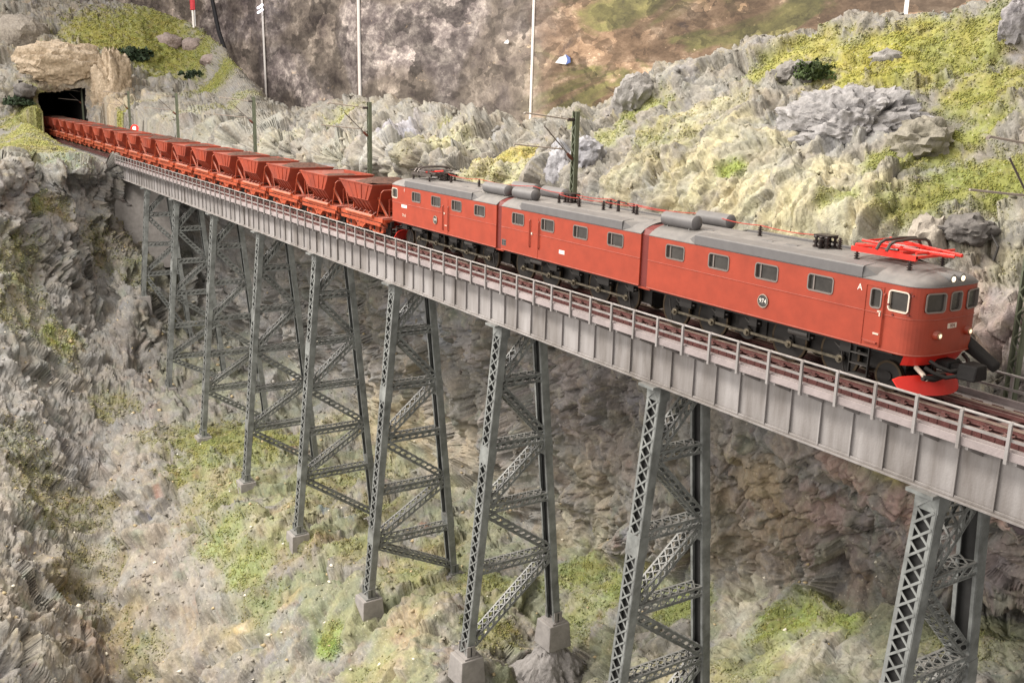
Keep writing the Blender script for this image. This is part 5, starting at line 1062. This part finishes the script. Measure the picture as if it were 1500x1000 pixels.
t=thing('backdrop_panel','side backdrop panel closing the far left end behind the tunnel hill','backdrop panel',(-246,-20,zb),'printed backdrop panels')
m=MB(); m.box(0,.15,-50,65,0,76); m.build('panel_sheet',BD,t)
m=MB(); m.tube([(-226,43.5,30),(-220.5,43.4,21),(-213,43.2,14),(-203,43.0,8.0),(-192,42.8,2)],[.45,.5,.55,.5,.45],8); tag(m.build('backdrop_fold',mat('dark_fold_edge',(.02,.02,.022),rough=.6)),'dark tube standing in for a fold edge down the backdrop beside the green hill','backdrop_fold')  # added dark tube standing in for the dark edge of a cloth fold
WB=mat('printed_white',(.85,.83,.82),rough=.5,var=.02);BB=mat('printed_blue',(.10,.16,.42),rough=.5)
for (x,z,s) in ((-98.8,15.2,.55),(-86.2,12.8,1.1)):
    m=MB(); m.prism([(-1.3*s,-.35*s),(.7*s,-.55*s),(1.0*s,-.1*s),(.55*s,.5*s),(.2*s,.3*s),(-.4*s,.25*s)],-.02,0,'y'); o=m.build('printed_patch',WB); o.location=(x,Yb-.30,z)
    tag(o,'tiny white patch printed on the backdrop left of a white strip' if s<1 else 'small white tent with blue side printed on the brown backdrop','printed mark')
    if s>1:
        m=MB(); m.prism([(.75*s,-.56*s),(1.6*s,-.35*s),(1.5*s,.15*s),(.6*s,.52*s),(1.03*s,-.1*s)],-.019,.001,'y'); m.build('blue_side',BB,o)
# strip light on the backdrop and its violet glow
t=thing('strip_light','small white twin strip light high on the dark backdrop','lamp',(-192.5,43.8,23.6))
for dz in (0,.9):
    m=MB(); m.bar((-1.6,0,dz),(1.5,0,dz+.5),.3,.35,(0,1,0)); m.build('light_tube',mat('white_light_tube',(.9,.9,1),emit=((.92,.90,1),1.6),var=0),t)
l=bpy.data.lights.new('violet_lamp','POINT'); l.energy=1000; l.color=(.42,.34,1); l.shadow_soft_size=2; o=bpy.data.objects.new('violet_lamp',l); C.objects.link(o); o.location=(-205,37,34)
t=thing('marker_post','white post with a red head standing on the green hill','post',(-181.2,27.2,17.2))
m=MB(); m.tube([(0,0,-1),(-.3,0,5.2)],.22,8); m.build('post',STRIP,t)
m=MB(); m.box(-1.0,.4,-.3,.3,5.2,7.2); m.build('red_head',mat('post_red',(.7,.06,.08),rough=.5),t,bevel=.1)
# ---------------- tunnel ----------------
TD=mat('dark_tunnel_lining',(.035,.030,.028),rough=.95,bump=1,bscale=2,var=.3)
m=MB(); y0,y1,z0,z1=-3.35,4.15,-.95,8.3; xa,xb=-196,-162.3; w=.6
m.box(xa,xb,y0-w,y0,z0,z1); m.box(xa,xb,y1,y1+w,z0,z1); m.box(xa,xb,y0-w,y1+w,z1,z1+w); m.box(xa,xb-.2,y0-w,y1+w,z0-w,z0-.003); m.box(xa-w,xa,y0-w,y1+w,z0-w,z1+w)
m.box(xb-.3,xb-.02,y0-2.2,y0-w-.002,z0-1,z1+.5); m.box(xb-.3,xb-.02,y1+w+.002,y1+2,z0-1,z1+.5); m.build('tunnel',TD)['kind']='structure'
# ---------------- masts ----------------
GM=mat('green_grey_mast',(.135,.155,.105),rough=.5,var=.15,vscale=2,dust=.3)
LT=mat('pale_arm_tube',(.42,.36,.31),rough=.4,var=.15)
BRN=mat('brown_insulator',(.16,.06,.04),rough=.3)
MX=[(-1.9,'green lattice catenary mast in front of the locomotive at the right edge'),(-25.6,'green lattice catenary mast behind the middle of the locomotive'),(-49.9,'catenary mast behind the second and third ore wagons'),(-74.7,'catenary mast behind the ore train in front of grey rock, between two other masts'),(-101.5,'slender far catenary mast over the abutment end of the bridge'),(-126.0,'farthest free standing catenary mast beside the red lamp')]
def mast(x,lab,y=3.2,zbase=-.62,par=True,h=7.75):
    t=thing('catenary_mast',lab,'mast',(x,y,zbase),'catenary masts along the line'); o=-zbase
    m=MB()
    for s in (-1,1): m.box(s*.15-.02,s*.15+.02,-.11,.11,0,h+o); 
    for s in (-1,1):
        for q in (-1,1): m.box(s*.15-.045 if s>0 else s*.15,s*.15 if s>0 else s*.15+.045,q*.11-.012,q*.11+.012,0,h+o)
    po=m.build('post',GM,t)
    m=MB();k=0;z=.2
    while z<h+o-.4:
        for q in (-1,1): m.bar((-.14,q*.118,z+(0 if k%2 else .38)),(.14,q*.118,z+(.38 if k%2 else 0)),.012,.045,(0,1,0))
        z+=.38;k+=1
    m.build('lacing',GM,po,kind='stuff')
    if -110<x: 
        m=MB(); m.box(-.3,.3,-1.0,.25,-.12,0); m.hexa([(-.2,-1.0,-.9),(.2,-1.0,-.9),(.2,-.9,-.9),(-.2,-.9,-.9)],[(-.2,-1.0,-.12),(.2,-1.0,-.12),(.2,.1,-.12),(-.2,.1,-.12)]); m.build('mast_bracket',GM,t)
    else:
        m=MB(); m.box(-.4,.4,-.4,.4,-.6,.05); m.build('mast_foot',CONC,t)
    a=MB(); a.tube([(0,-.18,7.35+o),(0,-2.95,7.65+o)],.035,6); a.tube([(0,-2.95,7.65+o),(0,-3.05,7.6+o)],.06,6); a.build('top_arm',LT,t,kind='') if 0 else a.build('top_arm',LT,t)
    a=MB(); a.cyl((0,-.3,7.36+o),(0,1,0),.085,.36,8); a.build('insulator',INSU,t)
    a=MB(); a.tube([(0,-.66,5.95+o),(0,-1.6,6.02+o),(0,-3.56,6.2+o)],.035,6); a.build('lower_arm',LT,t)
    a=MB(); a.tube([(0,-.36,5.66+o),(0,-1.87,7.06+o)],.032,6); a.build('diagonal_arm',mat('dark_arm_tube',(.12,.10,.09),rough=.4),t)
    a=MB(); a.tube([(0,-.14,5.45+o),(0,-.30,5.60+o),(0,-.45,5.74+o)],[.07,.10,.07],8); a.build('insulator',BRN,t)
    return t
for x,lab in MX: mast(x,lab)
mast(-163.5,'catenary arm and mast just inside the dark tunnel mouth',3.75,-.9,h=7.7)
# red signal lamp
t=thing('signal_lamp','glowing white lamp in a red ring on a short post beside the ore train','signal',(-122.6,3.0,-.7))
m=MB(); m.tube([(0,0,0),(0,0,3.5)],.07,8); m.build('post',DARK,t)
m=MB(); m.tube([(-.15,0,3.8),(.15,0,3.8),(.22,-.05,3.8)],[.45,.50,.50],14); m.build('lamp_housing',mat('red_lamp_ring',(.55,.02,.02),rough=.4,emit=((1,.04,.03),1.2)),t)
m=MB(); m.cyl((.26,-.06,3.8),(1,-.2,0),.26,.06,14); m.build('lens',LAMP,t)
# ---------------- rocks ----------------
import bmesh
def rock(name,label,loc,r,seed,color,sub=4,amp=.35,rot=0,cat='boulder',group=None,sharp=.5):
    b=bmesh.new(); bmesh.ops.create_icosphere(b,subdivisions=sub,radius=1); 
    v=np.array([q.co[:] for q in b.verts]); sd=seed*13.7
    n=fbm(v*1.1+sd,3,.55,True)-.3; wv=np.stack([perlin(v*2+sd),perlin(v*2+sd+9),perlin(v*2+sd+19)],1)*.12
    fa,ea=facet(v*1.25+wv,sd); fb,eb=facet(v*2.9+wv,sd+5); fc,ec=facet(v*6.5+wv*2,sd+7)
    d=1+amp*.8*n+amp*sharp*.9*fa+amp*.42*fb+amp*.22*fc+amp*.25*(fbm(v*9+sd,3,.6,True)-.2)-amp*.25*sstep(.10,0,ea)
    v=v*d[:,None]*np.array(r)
    for q,c in zip(b.verts,v): q.co=c
    me=bpy.data.meshes.new(name); b.to_mesh(me); b.free()
    m=mat('rock_%s'%color[0],color[1],rough=.9,bump=1.0,bscale=2.2,var=.35,vscale=2.6,col2=color[2],dust=.2,bdist=.22); me.materials.append(m)
    me.polygons.foreach_set('use_smooth',[True]*len(me.polygons)); me.set_sharp_from_angle(angle=math.radians(55))
    o=bpy.data.objects.new(name,me); C.objects.link(o); o.location=loc; o.rotation_euler=(0,0,rot)
    return tag(o,label,cat,group)
GREY=('grey',(.30,.29,.28),(.17,.16,.155)); PALE=('pale_blue',(.42,.42,.45),(.24,.24,.26)); TAN=('tan',(.40,.33,.25),(.22,.18,.13)); DK=('dark',(.14,.13,.125),(.07,.065,.06)); MAU=('mauve',(.30,.24,.22),(.18,.14,.13)); CRM=('cream',(.50,.45,.32),(.32,.28,.2))
rock('rock_outcrop','big grey overhanging outcrop jutting from the mossy right slope',(-16.7,12.2,7.15),(3.5,1.55,1.75),3,('outcrop',(.34,.33,.335),(.17,.165,.165)),6,.42,.05,'rock')
rock('boulder','pale pointed rock at the crest left of the mossy slope',(-33.9,13.6,8.5),(1.1,1.2,1.3),5,GREY,4,.4)
rock('boulder','pale bluish white rock standing behind the catenary mast',(-32.4,6.9,3.9),(.85,.8,1.65),7,PALE,4,.3)
rock('boulder','smaller bluish grey rock right of the catenary mast',(-30.4,7.6,5.3),(.9,.8,.9),8,('blue_grey',(.36,.36,.39),(.2,.2,.22)),4,.4)
rock('boulder','dark grey jagged rock beside the green bush on the crest',(-23.2,15.6,9.6),(1.2,1.0,.9),9,('deep_grey',(.22,.21,.20),(.12,.11,.10)),4,.45)  # darker grey than the other grey rocks
rock('boulder','small grey rock in the moss above the outcrop',(-18.7,17.2,10.6),(.8,.8,.45),10,GREY,3,.4)
rock('boulder','grey rock at the upper right corner of the slope',(-13.3,19.2,12.2),(.7,.8,1.0),11,('corner',(.27,.26,.27),(.15,.14,.15)),4,.4)
rock('boulder','grey brown ledge rock right of the big outcrop',(-12.2,11.6,6.9),(1.3,1.1,.9),12,('ledge',(.27,.25,.20),(.15,.14,.11)),4,.45)
rock('boulder','grey slanting rock above the red pantograph',(-8.0,6.9,3.4),(.75,.8,1.0),13,('slant',(.40,.36,.30),(.24,.21,.18)),4,.35)
rock('boulder','dark rock with a hollow right of the pantograph',(-6.6,7.2,4.1),(.85,.7,.5),14,DK,4,.4)
rock('boulder','round mauve grey rock on the tunnel hill, left of a pair',(-181.5,22.5,16.3),(2.6,2.4,1.7),15,MAU,3,.3,group='mauve rocks in the green tunnel hill')
rock('boulder','small mauve grey rock on the tunnel hill, right of a pair',(-179,26.3,15.8),(1.9,2.0,1.5),16,MAU,3,.3,group='mauve rocks in the green tunnel hill')
rock('boulder','lowest mauve grey rock on the tunnel hill, near the backdrop fold',(-164.8,26.0,13.0),(2.4,2.2,1.2),17,MAU,3,.3,group='mauve rocks in the green tunnel hill')
rock('boulder','large brown grey block at the upper left corner',(-180.2,-2.2,16.0),(3.5,4.4,3.3),18,('block',(.27,.24,.20),(.15,.13,.11)),4,.28)
rock('boulder','dark purple brown rock over the left shoulder of the tunnel mouth',(-160.5,-5.0,7.3),(1.3,1.5,1.1),19,DK,3,.4)
rock('boulder','dark violet boulder under the bridge near the right edge',(-2.6,6.2,-4.6),(1.0,.8,.9),20,('violet',(.13,.10,.11),(.06,.05,.055)),4,.5)
pl=rock('rock_plinth','pointed mauve rock plinth under the far foot of a lattice tower',(-25.17,2.75,-22.9),(2.3,2.1,2.55),23,('plinth',(.30,.285,.28),(.17,.16,.155)),5,.30,.6,'rock',sharp=.7)
PT_=('portal_tan',(.46,.37,.27),(.25,.20,.14))
rock('rock_portal','tall tan rock mass right of the tunnel mouth',(-160.2,8.0,5.4),(2.6,3.3,7.6),31,PT_,5,.38,0,'rock',sharp=.6)
rock('rock_portal','tan rock lintel arching over the tunnel mouth',(-161.6,.9,11.4),(2.3,5.8,3.3),32,PT_,5,.34,0,'rock',sharp=.6)
# make it a rough pyramid
me=pl.data
for v in me.vertices:
    z=v.co.z/2.5; k=1.0 if z<-.1 else max(.34,1-.75*(z+.1)); s=(abs(v.co.x)/2.3+abs(v.co.y)/2.1+1e-6); q=(math.hypot(v.co.x/2.3,v.co.y/2.1)+1e-6)/s
    v.co.x*=k*(q*.5+.6); v.co.y*=k*(q*.5+.6)
# ---------------- scatter ----------------
G_,P_,N_,MO_,COL_,Q_,DI_=TER
pc=P_[Q_]; cen=pc.mean(1); ar=.5*np.linalg.norm(np.cross(pc[:,2]-pc[:,0],pc[:,3]-pc[:,1]),axis=1); nq=np.cross(pc[:,2]-pc[:,0],pc[:,3]-pc[:,1]); nq/=np.linalg.norm(nq,axis=1)[:,None]+1e-9
sg=np.sign((nq*N_[Q_[:,0]]).sum(1)); nq*=sg[:,None]
mo=MO_[Q_].mean(1); dq=DI_[Q_[:,0]]; cq=COL_[Q_].mean(1)
OCT=np.array([[1,0,0],[-1,0,0],[0,1,0],[0,-1,0],[0,0,1],[0,0,-1]],float)
OF=np.array([[0,2,4],[2,1,4],[1,3,4],[3,0,4],[2,0,5],[1,2,5],[3,1,5],[0,3,5]])
def scatter(name,n,wt,size,colf,matname,flat=.8,lift=.2,jit=.4):
    p=wt/wt.sum(); k=RNG.choice(len(p),n,p=p)
    uv=RNG.rand(n,2); c=pc[k]; pos=(c[:,0]*(1-uv[:,:1])+c[:,1]*uv[:,:1])*(1-uv[:,1:])+(c[:,3]*(1-uv[:,:1])+c[:,2]*uv[:,:1])*uv[:,1:]
    s=size(n,k); v=OCT[None]*(1+RNG.uniform(-jit,jit,(n,6,3)))
    v=v+RNG.uniform(-.25,.25,(n,6,3)); a=RNG.rand(n)*6.283; ca,sa=np.cos(a)[:,None],np.sin(a)[:,None]
    vx=v[...,0]*ca-v[...,1]*sa; vy=v[...,0]*sa+v[...,1]*ca; v=np.stack([vx,vy,v[...,2]*flat],-1)*s[:,None,None]
    v=v+(pos+nq[k]*(s*lift)[:,None])[:,None,:]
    f=(OF[None]+np.arange(n)[:,None,None]*6).reshape(-1,3)
    me=bpy.data.meshes.new(name); me.vertices.add(n*6); me.vertices.foreach_set('co',v.astype(np.float32).ravel())
    me.loops.add(len(f)*3); me.loops.foreach_set('vertex_index',f.astype(np.int32).ravel()); me.polygons.add(len(f))
    me.polygons.foreach_set('loop_start',(np.arange(len(f))*3).astype(np.int32)); me.polygons.foreach_set('loop_total',np.full(len(f),3,np.int32)); me.update(calc_edges=True)
    cc=np.clip(colf(n,k),.005,.95); ca_=me.color_attributes.new('paint','FLOAT_COLOR','POINT'); ca_.data.foreach_set('color',np.repeat(np.concatenate([cc,np.ones((n,1))],1),6,axis=0).astype(np.float32).ravel())
    m=bpy.data.materials.new(matname); m.use_nodes=True; nt=m.node_tree; at=nt.nodes.new('ShaderNodeAttribute'); at.attribute_name='paint'; b=nt.nodes['Principled BSDF']; nt.links.new(at.outputs['Color'],b.inputs['Base Color']); b.inputs['Roughness'].default_value=.9; b.inputs['Specular IOR Level'].default_value=.2
    me.materials.append(m); o=bpy.data.objects.new(name,me); C.objects.link(o); return o
clr=~((np.abs(cen[:,1])<3.4)&(cen[:,2]>-4))
infr=clr&(dq>26)
cov=sstep(-.12,.22,fbm(cen*1.2+200,3,.6)); mw=ar*np.clip(mo-.16,0,1)*(cov+.06)*infr*(1/np.clip(dq,35,400))**1.6
def csz(n,k): return (.018+.045*RNG.rand(n)**2.2)*np.clip(dq[k]/50,.8,2.8)
gcol=np.array([lin((132,140,68)),lin((156,150,70)),lin((100,111,56)),lin((165,152,80)),lin((122,118,72))])
def gc(n,k):
    big=perlin(cen[k]*.5+70); w=RNG.rand(n)+big*.8
    idx=np.where(w<.15,2,np.where(w<.5,0,np.where(w<.9,1,np.where(w<1.15,3,4)))); return (cq[k]*.78+gcol[idx]*.30)*(.72+.5*RNG.rand(n))[:,None]
tag(scatter('moss',125000,mw,csz,gc,'moss_crumbs',.9,.25),'crumbly green and yellow moss covering the slopes','moss',kind='stuff')
fw=ar*infr*(cen[:,2]<-9)*np.clip(nq[:,2]-.25,0,1)*(1/np.clip(dq,35,400))
def ssz(n,k): return (.03+.14*RNG.rand(n)**6)*np.clip(dq[k]/55,.8,1.8)
def sc(n,k):
    w=RNG.rand(n); b=np.where((w<.07)[:,None],np.array(lin((230,224,208))),np.where((w<.2)[:,None],np.array(lin((185,168,134))),cq[k]*1.15)); return b*(.8+.4*RNG.rand(n))[:,None]
tag(scatter('gravel',9000,fw,ssz,sc,'loose_stones',.7,.3,.5),'loose pale and brown stones strewn over the valley floor','gravel',kind='stuff')
rw=ar*infr*(mo<.3)*(1/np.clip(dq,35,400))**1.3*(1+3*(cen[:,2]>-1))*np.clip(nq[:,2]+.5,0,1)
def rsz(n,k): return (.035+.2*RNG.rand(n)**7)*np.clip(dq[k]/60,.8,1.6)
tag(scatter('rubble',12000,rw,rsz,lambda n,k:cq[k]*(.8+.5*RNG.rand(n))[:,None],'rubble_stone',.8,.1,.5),'rock crumbs lying in the cracks of the cliffs','rubble',kind='stuff')
# ---------------- bushes ----------------
def bush(label,loc,r,n,cols,seed,leaf):
    g=np.random.RandomState(seed); t=thing('bush',label,'bush',loc)
    d=g.normal(size=(n,3)); d/=np.linalg.norm(d,axis=1)[:,None]; rad=g.rand(n)**.4*(1+.35*np.array([math.sin(7*a[0]+seed)*math.cos(5*a[1]) for a in d])); p=d*rad[:,None]*np.array(r); p[:,2]=np.abs(p[:,2])*.9+.02
    m=MB()
    for q in p:
        a=Vector(g.normal(size=3)).normalized()*leaf; b_=a.cross(Vector(g.normal(size=3))).normalized()*leaf*.7; c=Vector(q)
        m.add([c-a-b_*.2,c+b_,c+a,c-b_],[(0,1,2,3)])
    m.build('foliage',mat(*cols),t)
    m=MB(); 
    for k in range(5):
        a=k*1.3; m.tube([(0,0,-.3*r[2]),(math.cos(a)*r[0]*.3,math.sin(a)*r[1]*.3,r[2]*.3),(math.cos(a)*r[0]*.5,math.sin(a)*r[1]*.5,r[2]*.6)],[r[2]*.06,r[2]*.04,r[2]*.02],5)
    m.build('stems',DARK,t,kind='stuff')
DG=('dark_green_leaves',(.030,.055,.022),.8,0,0,8,.4,2); OG=('olive_green_leaves',(.075,.115,.030),.8,0,0,8,.4,2)
bush('large dark green bush on the hill above the tunnel mouth',(-174,14.2,12.6),(3.2,3.6,2.4),1500,DG,4,.42)
bush('small dark green bush right of the larger one on the tunnel hill',(-167.5,23.2,10.0),(2.2,2.8,1.3),800,DG,5,.38)
bush('dark green bush at the left shoulder of the tunnel mouth',(-160.5,-6.0,5.2),(1.8,2.2,1.2),600,DG,6,.34)
bush('round green bush on the mossy crest left of the outcrop',(-21.9,15.6,9.6),(1.05,1.0,1.0),2200,OG,7,.10)
# small clutter by the pantograph
m=MB(); m.tube([(0,0,0),(.1,.0,.5),(-.3,.1,.9)],[.06,.05,.03],6); o=m.build('twig',DARK); o.location=(-5.4,7.0,3.2); tag(o,'crooked dark twig in the rocks right of the pantograph','twig')
